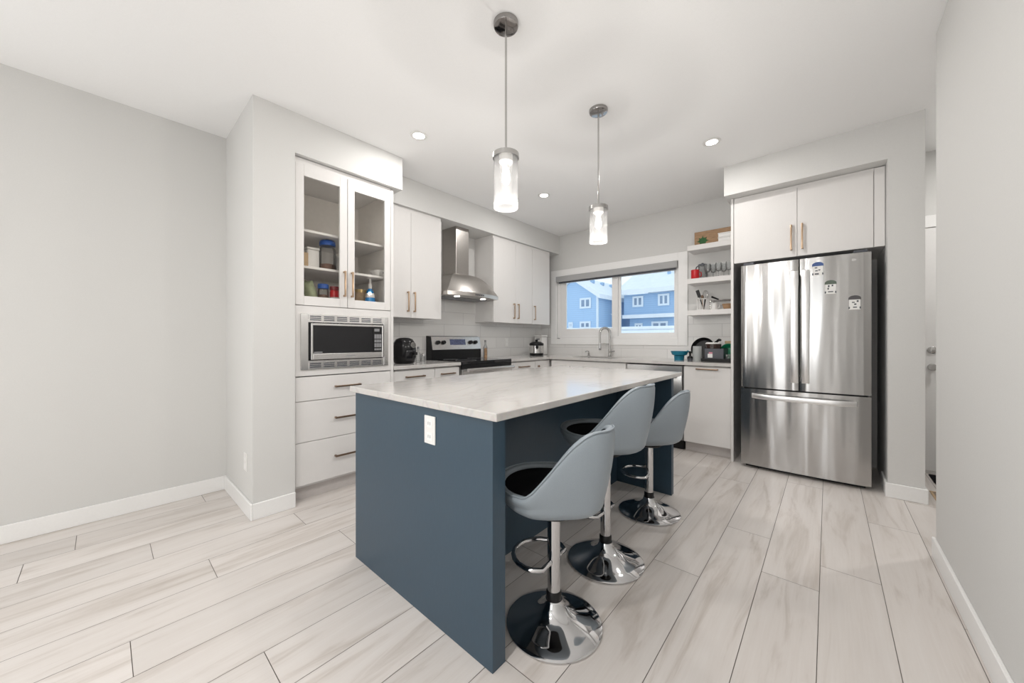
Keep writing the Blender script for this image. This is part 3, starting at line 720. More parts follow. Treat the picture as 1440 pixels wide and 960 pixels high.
MB().tube([(p.x, 4.56, ZC + 0.045), (p.x, 4.56, ZC + 0.066), (p.x - 0.01, 4.53, ZC + 0.07), (p.x - 0.02, 4.50, ZC + 0.062)], 0.008).build('spout', M_chrodk, sd, 40)

# --- stove
sv = thing('stove', 'stainless electric range with black glass top between the base cabinets', 'stove', (-3.14, 2.825, 0))
sy0, sy1 = 2.441, 3.209
MB().box(XK + 0.012, -2.85, sy0, sy1, 0.02, 0.905).build('body', M_steelp, sv)
MB().box(XK + 0.07, -2.825, sy0 + 0.001, sy1 - 0.001, 0.906, 0.94, 0.004, 2).build('cooktop', M_blkgl, sv)
for bx_, by_, br in ((-3.24, 2.63, 0.08), (-3.24, 3.02, 0.10), (-2.98, 2.63, 0.11), (-2.98, 3.02, 0.08)):
    MB().lathe([(br, 0), (br + 0.003, 0), (br + 0.003, 0.0006), (br, 0.0006), (br, 0)], (bx_, by_, 0.9402), 40).build('burner_ring', M_mid, sv)
m = MB(); xg = XK + 0.012
m.prism([(xg, 0.906), (xg + 0.10, 0.906), (xg + 0.10, 1.05), (xg + 0.07, 1.20), (xg + 0.02, 1.21), (xg, 1.21)], 'y', sy0, sy1, 0.0)
bk = m.build('backguard', M_black, sv)
# tilted stainless control face
def tilt(mb, y0, y1, s0, s1, th):
    a = Vector((xg + 0.1, 0, 1.05)); b2 = Vector((xg + 0.07, 0, 1.20)); n = Vector((0.15, 0, 0.03)).normalized()
    P = lambda s: a.lerp(b2, s)
    q = [P(s0), P(s1), P(s1) + n * th, P(s0) + n * th]
    mb.prism([(v.x, v.z) for v in q], 'y', y0, y1)
    return mb
def prismy(): pass
m = MB(); tilt(m, sy0 + 0.012, sy1 - 0.004, 0.0, 1.0, 0.006); m.build('control_face', M_steelp, bk)
m = MB(); tilt(m, 2.715, 2.955, 0.35, 0.80, 0.0075); m.build('display', M_disp, bk)
for ky in (2.535, 2.615, 3.035, 3.115):
    n = Vector((0.15, 0, 0.03)).normalized(); c0 = Vector((xg + 0.087, ky, 1.132))
    MB().tube([c0, c0 + n * 0.012, c0 + n * 0.032], [0.026, 0.024, 0.02], 18).build('knob', M_black, bk, 40)
MB().box(-2.848, -2.815, sy0 + 0.004, sy1 - 0.004, 0.255, 0.858, 0.004, 2).build('oven_door', M_steelp, sv)
MB().box(-2.815, -2.812, sy0 + 0.06, sy1 - 0.06, 0.34, 0.74).build('oven_window', M_blkgl, sv)
MB().box(-2.85, -2.826, sy0 + 0.002, sy1 - 0.002, 0.862, 0.905).build('vent_strip', M_black, sv)
m = MB(); m.tube([(-2.765, sy0 + 0.03, 0.852), (-2.765, sy1 - 0.03, 0.852)], 0.019, 16)
for yy in (sy0 + 0.06, sy1 - 0.06): m.box(-2.815, -2.765, yy - 0.012, yy + 0.012, 0.842, 0.862)
m.build('oven_handle', M_steelp, sv, 40)
MB().box(-2.848, -2.818, sy0 + 0.004, sy1 - 0.004, 0.06, 0.245, 0.003, 1).build('storage_drawer', M_steelp, sv)

# --- things on the left counter
c = Vector((-3.12, at(568.5, 500, 'x', -3.12).y, ZC))
t = thing('air_fryer', 'black rounded countertop appliance beside the tall cabinet', 'air fryer', c)
MB().lathe([(0, 0), (0.085, 0), (0.098, 0.012), (0.110, 0.07), (0.112, 0.14), (0.102, 0.20), (0.08, 0.235), (0.045, 0.25), (0, 0.253)], c, 32).build('body', M_apblk, t, 40)
MB().box(c.x + 0.05, c.x + 0.118, c.y - 0.055, c.y + 0.055, c.z + 0.03, c.z + 0.135, 0.02, 3).build('basket', M_blkgl, t, 40)
MB().box(c.x + 0.115, c.x + 0.18, c.y + 0.005, c.y + 0.035, c.z + 0.085, c.z + 0.115, 0.008, 3).build('handle', M_black, t, 40)
MB().lathe([(0.0, 0), (0.03, 0), (0.03, 0.012), (0.026, 0.018), (0, 0.018)], (c.x + 0.098, c.y + 0.03, c.z + 0.178), 20, 'x').build('dial', M_chrodk, t, 40)
def mini_bottle(name, label, px, x, prof, capprof, mb_, mc, cat='bottle'):
    c = Vector((x, at(px, 500, 'x', x).y, ZC))
    if px > 650: c.y = max(c.y, 3.216 + 0.03)
    t = thing(name, label, cat, c)
    MB().lathe(prof, c, 18).build('bottle_body', mb_, t, 40); MB().lathe(capprof, c, 18).build('cap', mc, t, 40)
mini_bottle('oil_bottle', 'slim clear bottle just right of the black appliance', 588, -3.15, [(0, 0), (0.024, 0), (0.026, 0.01), (0.026, 0.08), (0.011, 0.11), (0.011, 0.14), (0, 0.14)], [(0, 0.14), (0.012, 0.14), (0.012, 0.16), (0, 0.16)], M_jar, M_mid)
mini_bottle('salt_shaker', 'short glass shaker between the slim bottle and the stove', 595, -3.20, [(0, 0), (0.022, 0), (0.024, 0.01), (0.021, 0.06), (0, 0.06)], [(0, 0.06), (0.022, 0.06), (0.018, 0.085), (0, 0.09)], M_tumbler, M_chrodk, 'shaker')
mini_bottle('pepper_mill', 'brown wooden pepper mill right of the stove', 677.5, -3.30, [(0, 0), (0.021, 0), (0.022, 0.01), (0.016, 0.05), (0.02, 0.09), (0, 0.09)], [(0, 0.09), (0.017, 0.09), (0.02, 0.105), (0.01, 0.125), (0, 0.128)], M_wood, M_wood, 'pepper mill')
mini_bottle('sauce_bottle', 'tall thin grey bottle behind the pepper mill right of the stove', 682.5, -3.34, [(0, 0), (0.024, 0), (0.026, 0.01), (0.026, 0.13), (0.011, 0.17), (0.011, 0.2), (0, 0.2)], [(0, 0.2), (0.013, 0.2), (0.013, 0.225), (0, 0.225)], M_tumbler, M_mid)
c = Vector((-3.17, at(754.5, 498, 'x', -3.17).y, ZC))
t = thing('rice_cooker', 'small stainless and black rice cooker in the counter corner', 'rice cooker', c)
MB().lathe([(0, 0), (0.095, 0), (0.10, 0.01), (0.10, 0.035), (0, 0.035)], c, 28).build('base', M_black, t, 40)
MB().lathe([(0.098, 0.035), (0.103, 0.04), (0.103, 0.145), (0.098, 0.15)], c, 28).build('body', M_steelp, t, 40)
MB().lathe([(0.103, 0.15), (0.105, 0.155), (0.10, 0.18), (0.06, 0.2), (0, 0.205)], c, 28).build('lid', M_black, t, 40)
MB().lathe([(0, 0.2), (0.018, 0.2), (0.022, 0.23), (0, 0.235)], c, 16).build('knob', M_black, t, 40)
dv = Vector((0.66, -0.75, 0)).normalized(); p0 = c + dv * 0.1
MB().tube([p0 + Vector((0, 0, 0.15)), p0 + dv * 0.012 + Vector((0, 0, 0.125)), p0 + dv * 0.008 + Vector((0, 0, 0.1))], [0.02, 0.022, 0.012]).build('latch', M_black, t, 40)
c = Vector((-3.33, at(760.5, 480, 'x', -3.33).y, ZC)); c.y = min(c.y, YB - 0.09)
t = thing('storage_canister', 'tall white canister standing behind the rice cooker', 'canister', c)
MB().box(c.x - 0.075, c.x + 0.075, c.y - 0.07, c.y + 0.07, c.z, c.z + 0.27, 0.012, 3).build('canister_body', M_white, t, 40)
MB().box(c.x - 0.078, c.x + 0.078, c.y - 0.073, c.y + 0.073, c.z + 0.271, c.z + 0.30, 0.01, 3).build('lid', M_white, t, 40)
MB().box(c.x - 0.03, c.x + 0.03, c.y - 0.0725, c.y - 0.0702, c.z + 0.225, c.z + 0.25).build('label_strip', M_mid, t)
def outlet(label, c, normal, group=None):
    """wall outlet, c centre on the wall"""
    t = thing('wall_outlet', label, 'outlet', c); n = Vector(normal); s = Vector((0, 0, 1)).cross(n)
    def bx(du, dv_, w, h, d0, d1, nm, mt, par, bev=0.0):
        cc = Vector(c) + s * du + Vector((0, 0, dv_)); lo = cc - s * w / 2 - Vector((0, 0, h / 2)) + n * d0; hi = cc + s * w / 2 + Vector((0, 0, h / 2)) + n * d1
        return MB().box(min(lo.x, hi.x), max(lo.x, hi.x), min(lo.y, hi.y), max(lo.y, hi.y), min(lo.z, hi.z), max(lo.z, hi.z), bev, 2).build(nm, mt, par)
    pl_ = bx(0, 0, 0.072, 0.116, 0.0005, 0.006, 'cover_plate', M_white, t, 0.002)
    for dz in (-0.026, 0.026): bx(0, dz, 0.034, 0.030, 0.006, 0.0075, 'receptacle', M_trim, t)
p = at(346, 649, 'y', YS)
outlet('white outlet low on the side of the left wall return', (p.x, YS, p.z), (0, -1, 0))
p = at(712, 484, 'x', XK + 0.008)
outlet('white outlet on the tiled backsplash right of the stove', (XK + 0.008, p.y, 1.13), (1, 0, 0))

# ------------------------------------------------------------------ refrigerator bay
t = thing('refrigerator_side_panel', 'tall white side panel left of the refrigerator', 'panel', (-0.69, 4.3, 0))
MB().box(-0.700, -0.678, 3.98, YB - 0.009, 0, 2.512, 0.001, 1).build('panel_board', M_cab, t)
oc = thing('refrigerator_cabinet', 'white two-door cabinet above the refrigerator', 'cabinet', (-0.18, 4.3, 1.89))
MB().box(-0.676, 0.331, 4.003, YB - 0.009, 1.893, 2.512).build('body', M_cab, oc)
MB().box(0.272, 0.331, 3.984, 4.002, 1.893, 2.508).build('filler', M_cab, oc)
for a, c_, hx in ((-0.674, -0.202, -0.241), (-0.199, 0.268, -0.166)):
    d = MB().box(a, c_, 3.982, 4.002, 1.892, 2.487, 0.0015, 1).build('door', M_cab, oc)
    bar_handle(d, (hx, 3.982, 2.057), 'z', 0.22, (0, -1, 0))
MB().box(-0.674, 0.271, 3.99, 4.002, 2.489, 2.512).build('top_strip', M_cab, oc)

fr = thing('refrigerator', 'stainless french-door refrigerator with bottom freezer drawer', 'refrigerator', (-0.17, 4.2, 0))
fx0, fx1, fyd = -0.605, 0.252, 3.88
MB().box(fx0 + 0.012, fx1 - 0.012, 3.965, 4.56, 0.03, 1.80).build('body', M_dgrey, fr)
MB().box(fx0 + 0.03, fx1 - 0.03, 3.96, 4.5, 0.0, 0.0295).build('feet_rail', M_black, fr)
MB().box(fx0 + 0.02, fx1 - 0.02, 3.945, 3.964, 0.05, 1.79).build('gasket', M_black, fr)
def curved_door(a, c_, z0, z1, name, full):
    """slightly bowed steel front"""
    n = 18; b = bmesh.new()
    xm = (fx0 + fx1) / 2; half = (fx1 - fx0) / 2
    F, B = [], []
    for k in range(n + 1):
        x = a + (c_ - a) * k / n; u = (x - xm) / half
        y = fyd + 0.020 * u * u
        e = min(k, n - k) / n * (c_ - a)
        if e < 0.008: y += 0.008
        F.append((x, y)); B.append((x, 3.944))
    poly = F + B[::-1]
    return MB().prism(poly, 'z', z0, z1, 0.0).build(name, M_steel, fr, 25)
dl = curved_door(fx0, -0.187, 0.735, 1.846, 'door', 0); dr = curved_door(-0.178, fx1, 0.735, 1.846, 'door', 0)
df = curved_door(fx0, fx1, 0.032, 0.722, 'freezer_drawer', 1)
for d, hx in ((dl, at(1116.7, 450, 'y', 3.83).x), (dr, at(1132.5, 450, 'y', 3.83).x)):
    pts = []; zs = [0.80, 0.86] + [0.86 + 0.83 * k / 10 for k in range(1, 11)] + [1.75]
    rows = []
    for i, z in enumerate(zs):
        u = (z - 0.80) / 0.95; off = 0.052 * (1 - abs(2 * u - 1) ** 6) + 0.002
        y = fyd - off
        rows.append([(hx - 0.026, y + 0.016, z), (hx - 0.026, y + 0.004, z), (hx - 0.020, y, z), (hx + 0.020, y, z), (hx + 0.026, y + 0.004, z), (hx + 0.026, y + 0.016, z)])
    MB().grid(rows, True, True).build('handle', M_satin, d, 40)
rows = []
for k in range(15):
    u = k / 14; x = -0.52 + 0.69 * u; off = 0.052 * (1 - abs(2 * u - 1) ** 8) + 0.002; y = fyd - off + 0.012 * ((x + 0.176) / 0.43) ** 2
    z = 0.662
    rows.append([(x, y + 0.016, z - 0.021), (x, y + 0.004, z - 0.021), (x, y, z - 0.014), (x, y, z + 0.014), (x, y + 0.004, z + 0.021), (x, y + 0.016, z + 0.021)])
MB().grid(rows, True, True).build('handle', M_satin, df, 40)
MB().lathe([(0, 0), (0.022, 0), (0.022, 0.003), (0, 0.003)], (0.147, fyd + 0.014, 1.795), 24, 'y', 1, 0.45).build('badge', M_chrodk, dr)
for x in (fx0 + 0.06, fx1 - 0.06):
    MB().box(x - 0.04, x + 0.04, 3.90, 4.05, 1.8475, 1.868, 0.004, 2).build('hinge_cover', M_dgrey, fr)

def magnet(px, py, label, head, marks):
    q = at(px, py, 'y', fyd); x, z = q.x, q.z
    u = (x + 0.1765) / 0.4285; y = fyd + 0.020 * u * u - 0.0045
    t = thing('refrigerator_magnet', label, 'magnet', (x, y, z), 'pail-shaped magnets on the refrigerator door')
    w, h = 0.032, 0.055
    poly = [(x - w, z - h), (x + w, z - h), (x + w * 0.94, z + h * 0.35)]
    body = [(x - w, z - h), (x + w, z - h), (x + w, z + h * 0.45), (x - w, z + h * 0.45)]
    MB().prism(body, 'y', y, y + 0.004).build('card', M_white, t)
    lid = [(x - w * 1.15, z + h * 0.42), (x + w * 1.15, z + h * 0.42), (x + w * 1.1, z + h * 0.72)] + [(x + w * 1.0 * math.cos(a_), z + h * 0.72 + h * 0.30 * math.sin(a_)) for a_ in [PI * k / 8 for k in range(1, 8)]] + [(x - w * 1.1, z + h * 0.72)]
    MB().prism(lid, 'y', y - 0.001, y + 0.004).build('header', head, t)
    m = MB()
    for (u0, u1, v0, v1) in marks: m.box(x + u0 * w, x + u1 * w, y - 0.0006, y + 0.0002, z + v0 * h, z + v1 * h)
    for s in (-1, 1): m.box(x + s * w * 0.98 - 0.004, x + s * w * 0.98 + 0.004, y - 0.0006, y + 0.0002, z - h * 0.9, z - h * 0.6)
    m.build('printed_marks', M_dgrey, t)
M_mblue = noisy(mat('blue_print', (0.05, 0.10, 0.28), 0.4), 60, 0.1); M_mgrn = noisy(mat('green_grey_print', (0.09, 0.12, 0.09), 0.4), 60, 0.1); M_mdk = noisy(mat('charcoal_print', (0.07, 0.065, 0.07), 0.4), 60, 0.1)
magnet(1150, 378, 'pail-shaped white magnet with blue top, highest on the refrigerator door', M_mblue, ((-0.6, -0.1, 0.1, 0.25), (0.1, 0.5, -0.25, -0.1), (-0.5, 0.0, -0.35, -0.2), (-0.6, 0.2, -0.85, -0.65)))
magnet(1168, 403.5, 'pail-shaped white magnet with green-grey top, middle one on the refrigerator door', M_mgrn, ((-0.5, -0.2, 0.0, 0.3), (0.2, 0.5, 0.1, 0.35), (-0.5, 0.5, -0.75, -0.6), (-0.6, -0.3, -0.35, -0.1)))
magnet(1202, 425, 'pail-shaped white magnet with charcoal top, lowest on the refrigerator door', M_mdk, ((0.35, 0.7, 0.05, 0.3), (-0.5, 0.0, -0.05, 0.1), (-0.1, 0.3, -0.35, -0.15), (-0.3, 0.4, -0.75, -0.6)))

# --- floating shelves and what stands on them
def shelf_y(): return 4.40
SHZ = (2.231, 1.856, 1.497)
names = ('top floating white shelf beside the window', 'middle floating white shelf beside the window', 'bottom floating white shelf beside the window')
for z, nm in zip(SHZ, names):
    s = MB().box(-1.205, -0.702, 4.40, YB - 0.009 if z < 1.48 else YB, z - 0.056, z, 0.002, 1).build('floating_shelf', M_cab)
    tag(s, nm, 'shelf', 'floating shelves beside the window')
# crate on the top shelf
c = (-0.93, 4.56, SHZ[0]); t = thing('wooden_crate', 'brown wooden crate with a green leaf motif on the top shelf', 'crate', c)
m = MB(); x0, x1, y0, y1, z0, z1 = -1.155, -0.71, 4.50, 4.632, SHZ[0] + 0.001, SHZ[0] + 0.165
m.box(x0, x1, y0, y0 + 0.012, z0, z1, 0.001, 1).box(x0, x1, y1 - 0.012, y1, z0, z1, 0.001, 1).box(x0, x0 + 0.012, y0 + 0.012, y1 - 0.012, z0, z1).box(x1 - 0.012, x1, y0 + 0.012, y1 - 0.012, z0, z1).box(x0, x1, y0, y1, z0, z0 + 0.008)
m.build('crate_body', M_wood, t)
m = MB(); lc = (-1.068, z0 + 0.075)
for k in range(9):
    th = PI * 0.02 + PI * 0.96 * k / 8; L_ = 0.055 if k % 2 == 0 else 0.042
    d_ = (math.cos(th), math.sin(th)); pr = (-d_[1], d_[0]); base_ = (lc[0], lc[1] - 0.025)
    m.prism([(base_[0], base_[1]), (base_[0] + d_[0] * L_ * .5 + pr[0] * .012, base_[1] + d_[1] * L_ * .5 + pr[1] * .012), (base_[0] + d_[0] * L_ * 1.15, base_[1] + d_[1] * L_ * 1.15), (base_[0] + d_[0] * L_ * .5 - pr[0] * .012, base_[1] + d_[1] * L_ * .5 - pr[1] * .012)], 'y', y0 - 0.0025 - 0.0002 * k, y0 - 0.0003)
m.prism([(lc[0] - 0.03, lc[1] - 0.05), (lc[0] + 0.03, lc[1] - 0.05), (lc[0] + 0.035, lc[1] - 0.02), (lc[0] - 0.035, lc[1] - 0.02)], 'y', y0 - 0.003, y0 - 0.0003)
m.build('leaf_motif', M_leaf, t)
for i, (dz, lab) in enumerate(((0.001, 'lower of two flat white boxes stacked before the crate on the top shelf'), (0.047, 'upper of two flat white boxes stacked before the crate on the top shelf'))):
    zz = SHZ[0] + dz; c = (-0.80, 4.45, zz)
    t = thing('storage_box', lab, 'box', c, 'flat white boxes on the top shelf')
    MB().box(-0.895, -0.712, 4.412, 4.490, zz, zz + 0.034, 0.004, 2).build('box_base', M_white, t)
    MB().box(-0.899, -0.710, 4.410, 4.492, zz + 0.0345, zz + 0.0445, 0.003, 2).build('lid', M_white, t)
# middle shelf
z = SHZ[1] + 0.001
c = (at(977.5, 380, 'y', 4.45).x, 4.45, z); t = thing('mug', 'red mug at the left end of the middle shelf', 'mug', c)
MB().lathe([(0, 0.006), (0.038, 0.006), (0.040, 0.1), (0.043, 0.1), (0.043, 0.004), (0.04, 0), (0, 0)], c, 28).build('mug_body', M_red, t, 40)
MB().tube([(c[0] + 0.03, c[1] + 0.028, c[2] + 0.08), (c[0] + 0.05, c[1] + 0.05, c[2] + 0.075), (c[0] + 0.052, c[1] + 0.052, c[2] + 0.035), (c[0] + 0.03, c[1] + 0.028, c[2] + 0.025)], 0.006).build('handle', M_red, t, 40)
c = (at(988, 380, 'y', 4.56).x, 4.56, z); t = thing('lidded_pitcher', 'clear glass pitcher with dark handle behind the red mug', 'pitcher', c)
MB().lathe([(0, 0.004), (0.045, 0.004), (0.05, 0.05), (0.04, 0.13), (0.046, 0.16), (0.048, 0.16), (0.043, 0.13), (0.053, 0.05), (0.047, 0), (0, 0)], c, 24).build('pitcher_body', M_tumbler, t, 40)
MB().tube([(c[0] - 0.03, c[1] - 0.02, c[2] + 0.162), (c[0] - 0.062, c[1] - 0.01, c[2] + 0.150), (c[0] - 0.075, c[1] - 0.01, c[2] + 0.10), (c[0] - 0.053, c[1] - 0.005, c[2] + 0.06)], 0.007).build('handle', M_dgrey, t, 40)
MB().lathe([(0, 0.161), (0.05, 0.161), (0.046, 0.175), (0.012, 0.18), (0.012, 0.19), (0, 0.192)], c, 20).build('lid', M_dgrey, t, 40)
first = None
glabs = ['nearest the pitcher', 'second from the pitcher', 'third from the pitcher', 'fourth from the pitcher', 'beside the refrigerator panel']
for i, px_ in enumerate((995, 1003, 1010.5, 1018, 1025)):
    yy = 4.47 if i % 2 == 0 else 4.53
    c = (at(px_, 380, 'y', yy).x, yy, z)
    lab = 'tall clear stemmed glass on the middle shelf, ' + glabs[i]
    if first is None:
        t = thing('wine_glass', lab, 'glass', c, 'glasses on the middle shelf'); first = t
        MB().lathe([(0, 0.004), (0.027, 0.0), (0.027, 0.003), (0.005, 0.008), (0.005, 0.055), (0, 0.056)], c, 20).build('stem', M_tumbler, t, 40)
        MB().lathe([(0, 0.056), (0.02, 0.065), (0.031, 0.095), (0.030, 0.155), (0.0285, 0.155), (0.029, 0.096), (0.018, 0.068), (0, 0.06)], c, 20).build('bowl', M_tumbler, t, 40)
    else:
        t = copy_tree(first); t.location = c; t['label'] = lab
# bottom shelf
z = SHZ[2] + 0.001
cx_ = at(988, 430, 'y', 4.47).x; c = (cx_, 4.47, z)
t = thing('utensil_holder', 'white wire utensil holder on the bottom shelf', 'utensil holder', c)
m = MB()
for k in range(10):
    th = 2 * PI * k / 10; m.tube([(c[0] + 0.055 * math.cos(th), c[1] + 0.05 * math.sin(th), z), (c[0] + 0.058 * math.cos(th), c[1] + 0.053 * math.sin(th), z + 0.125)], 0.0032, 6)
m.build('bars', M_white, t, 40)
MB().lathe([(0, 0), (0.062, 0), (0.062, 0.006), (0, 0.006)], c, 24).build('base', M_white, t)
MB().tube([(c[0] + 0.059 * math.cos(2 * PI * k / 24), c[1] + 0.054 * math.sin(2 * PI * k / 24), z + 0.125) for k in range(24)], 0.0035, 6, True).build('rim', M_white, t, 40)
t = thing('spatula', 'black spatula standing in the wire utensil holder', 'spatula', (c[0], c[1], z + 0.008))
MB().tube([(c[0] + 0.01, c[1], z + 0.008), (c[0] - 0.028, c[1] - 0.01, z + 0.15)], 0.005, 8).build('handle', M_black, t, 40)
MB().box(-0.018, 0.018, -0.003, 0.003, 0, 0.085, 0.002, 1, M=Matrix.Translation((c[0] - 0.028, c[1] - 0.01, z + 0.148)) @ Matrix.Rotation(-0.3, 4, 'Y')).build('blade', M_black, t)
t = thing('balloon_whisk', 'wire whisk standing in the wire utensil holder', 'whisk', (c[0] + 0.02, c[1] + 0.01, z + 0.008))
MB().tube([(c[0] + 0.005, c[1] + 0.015, z + 0.008), (c[0] + 0.025, c[1] + 0.01, z + 0.12)], 0.006, 8).build('handle', M_black, t, 40)
m = MB()
for k in range(5):
    th = PI * k / 5; pts = []
    for j in range(13):
        a_ = PI * 2 * j / 12; w = 0.032 * math.sin(a_ / 1.0) if False else 0.034 * math.sin(PI * j / 12) * (1 if True else 0)
        pts.append(None)
    pts = [Vector((c[0] + 0.027 + 0.03 * math.sin(PI * j / 10) * math.cos(th), c[1] + 0.01 + 0.03 * math.sin(PI * j / 10) * math.sin(th), z + 0.118 + 0.105 * (1 - math.cos(PI * j / 10)) / 2)) for j in range(11)]
    m.tube(pts, 0.0016, 5)
    pts = [Vector((c[0] + 0.027 - 0.03 * math.sin(PI * j / 10) * math.cos(th), c[1] + 0.01 - 0.03 * math.sin(PI * j / 10) * math.sin(th), z + 0.118 + 0.105 * (1 - math.cos(PI * j / 10)) / 2)) for j in range(11)]
    m.tube(pts, 0.0016, 5)
m.build('wires', M_chrodk, t, 40)
t = thing('wooden_spoon', 'brown wooden spoon standing in the wire utensil holder', 'spoon', (c[0] + 0.01, c[1] - 0.02, z + 0.008))
MB().tube([(c[0] + 0.012, c[1] - 0.022, z + 0.008), (c[0] + 0.004, c[1] - 0.02, z + 0.12), (c[0] + 0.002, c[1] - 0.018, z + 0.135), (c[0], c[1] - 0.018, z + 0.155), (c[0] - 0.001, c[1] - 0.018, z + 0.17)], [0.007, 0.006, 0.012, 0.016, 0.006], 10).build('spoon_body', M_dbronze, t, 40)
rx0, rx1 = at(999, 420, 'y', 4.44).x, -0.715
t = thing('wire_rack', 'chrome wire stand at the right of the bottom shelf', 'rack', ((rx0 + rx1) / 2, 4.52, z))
m = MB(); zt = z + 0.10
for xx in (rx0, rx1):
    m.tube([(xx, 4.43, z), (xx, 4.43, zt), (xx, 4.60, zt), (xx, 4.60, z)], 0.004, 8)
m.build('legs', M_chrodk, t, 40)
m = MB()
for k in range(8): m.tube([(rx0, 4.43 + 0.17 * k / 7, zt), (rx1, 4.43 + 0.17 * k / 7, zt)], 0.0028, 6)
m.build('grid_top', M_chrodk, t, 40)
cxm = at(1004, 428, 'y', 4.50).x
t = thing('mug', 'white mug under the chrome wire stand', 'mug', (cxm, 4.50, z))
MB().lathe([(0, 0.005), (0.03, 0.005), (0.034, 0.075), (0.037, 0.075), (0.034, 0.0), (0, 0)], (cxm, 4.50, z), 24).build('mug_body', M_white, t, 40)
MB().tube([(cxm + 0.033, 4.50, z + 0.06), (cxm + 0.055, 4.50, z + 0.055), (cxm + 0.052, 4.50, z + 0.025), (cxm + 0.031, 4.50, z + 0.015)], 0.005, 8).build('handle', M_white, t, 40)
cxb = at(1023, 428, 'y', 4.50).x
t = thing('bowl', 'small brown bowl under the right end of the chrome wire stand', 'bowl', (cxb, 4.50, z))
MB().lathe([(0, 0.006), (0.03, 0.008), (0.048, 0.06), (0.052, 0.06), (0.035, 0.0), (0, 0)], (cxb, 4.50, z), 24).build('bowl_body', M_wood, t, 40)
t = thing('turner', 'black handled turner lying on top of the chrome wire stand', 'turner', (rx0 + 0.06, 4.5, zt + 0.004))
MB().tube([(rx0 + 0.005, 4.46, zt + 0.045), (rx0 + 0.075, 4.48, zt + 0.010)], [0.011, 0.008], 10).build('handle', M_black, t, 40)
MB().tube([(rx0 + 0.075, 4.48, zt + 0.010), (rx1 - 0.03, 4.52, zt + 0.010)], 0.004, 8).build('shaft', M_chrodk, t, 40)

# --- dish area on the counter beside the refrigerator
def wx(px, y): return at(px, 490, 'y', y).x
z = ZC + 0.0005
c = (wx(955, 4.30), 4.30, z); t = thing('plastic_bowl', 'teal plastic bowl standing on the counter under the window corner', 'bowl', c)
MB().lathe([(0, 0.005), (0.046, 0.005), (0.050, 0.048), (0.054, 0.048), (0.050, 0), (0, 0)], c, 28).build('bowl_body', M_teal, t, 40)
c2 = (wx(955.5, 4.30), 4.30, z + 0.049); t = thing('colander', 'larger teal colander resting on the teal bowl', 'colander', c2)
MB().lathe([(0, 0.004), (0.045, 0.004), (0.072, 0.018), (0.082, 0.052), (0.092, 0.054), (0.092, 0.050), (0.078, 0.014), (0.05, 0), (0, 0)], c2, 32).build('colander_body', M_teal, t, 40)
MB().tube([(c2[0] + 0.085, c2[1] - 0.01, c2[2] + 0.058), (c2[0] + 0.115, c2[1] - 0.02, c2[2] + 0.045), (c2[0] + 0.12, c2[1] - 0.02, c2[2] + 0.04)], [0.008, 0.01, 0.007], 8).build('handle', M_teal, t, 40)
c = (wx(970.5, 4.24), 4.24, z); t = thing('scrub_brush', 'small black scrubbing brush between the teal bowl and the glass jug', 'brush', c)
MB().lathe([(0, 0), (0.026, 0), (0.03, 0.028), (0, 0.028)], c, 18).build('bristles', M_dgrey, t, 40)
MB().lathe([(0, 0.0285), (0.031, 0.0285), (0.027, 0.045), (0.01, 0.055), (0.012, 0.08), (0.018, 0.095), (0.01, 0.105), (0, 0.106)], c, 18).build('handle', M_black, t, 40)
c = (wx(980.5, 4.27), 4.27, z); t = thing('glass_jug', 'pale tapered glass jug beside the dish rack', 'jug', c)
MB().lathe([(0, 0.006), (0.045, 0.006), (0.04, 0.155), (0.043, 0.16), (0.05, 0.0), (0, 0)], c, 28).build('jug_body', glass('milky_glass', (0.9, 0.93, 0.92), milk=0.45), t, 40)
# drying tray, rack and the things in it
tx0, tx1 = wx(990, 4.30), -0.712
t = thing('drying_tray', 'flat black drip tray under the dish rack', 'tray', ((tx0 + tx1) / 2, 4.36, z))
m = MB().box(tx0, tx1, 4.17, 4.60, z, z + 0.012, 0.004, 2)
m.box(tx0, tx1, 4.17, 4.178, z + 0.012, z + 0.035).box(tx0, tx1, 4.592, 4.60, z + 0.012, z + 0.035).box(tx0, tx0 + 0.008, 4.178, 4.592, z + 0.012, z + 0.035).box(tx1 - 0.008, tx1, 4.178, 4.592, z + 0.012, z + 0.035)
m.build('tray_body', M_black, t)
z2 = z + 0.013
bx0, bx1 = wx(991.5, 4.22), wx(1018, 4.22)
t = thing('dish_rack', 'dark grey plastic dish basket standing in the drip tray', 'dish rack', ((bx0 + bx1) / 2, 4.3, z2))
m = MB(); y0, y1, h = 4.20, 4.42, 0.125
m.box(bx0, bx1, y0, y0 + 0.006, z2, z2 + h, 0.002, 1).box(bx0, bx1, y1 - 0.006, y1, z2, z2 + h, 0.002, 1).box(bx0, bx0 + 0.006, y0, y1, z2, z2 + h).box(bx1 - 0.006, bx1, y0, y1, z2, z2 + h).box(bx0, bx1, y0, y1, z2, z2 + 0.006)
m.build('basket', M_dgrey, t)
m = MB().box(bx0 + 0.03, bx0 + 0.075, y0 - 0.003, y0 - 0.0005, z2 + 0.03, z2 + 0.07); lbl = m.build('label', M_white, t)
MB().box(bx0 + 0.04, bx0 + 0.075, y0 - 0.003, y0 - 0.0005, z2 + 0.071, z2 + 0.088).build('label_top', M_pink, t)
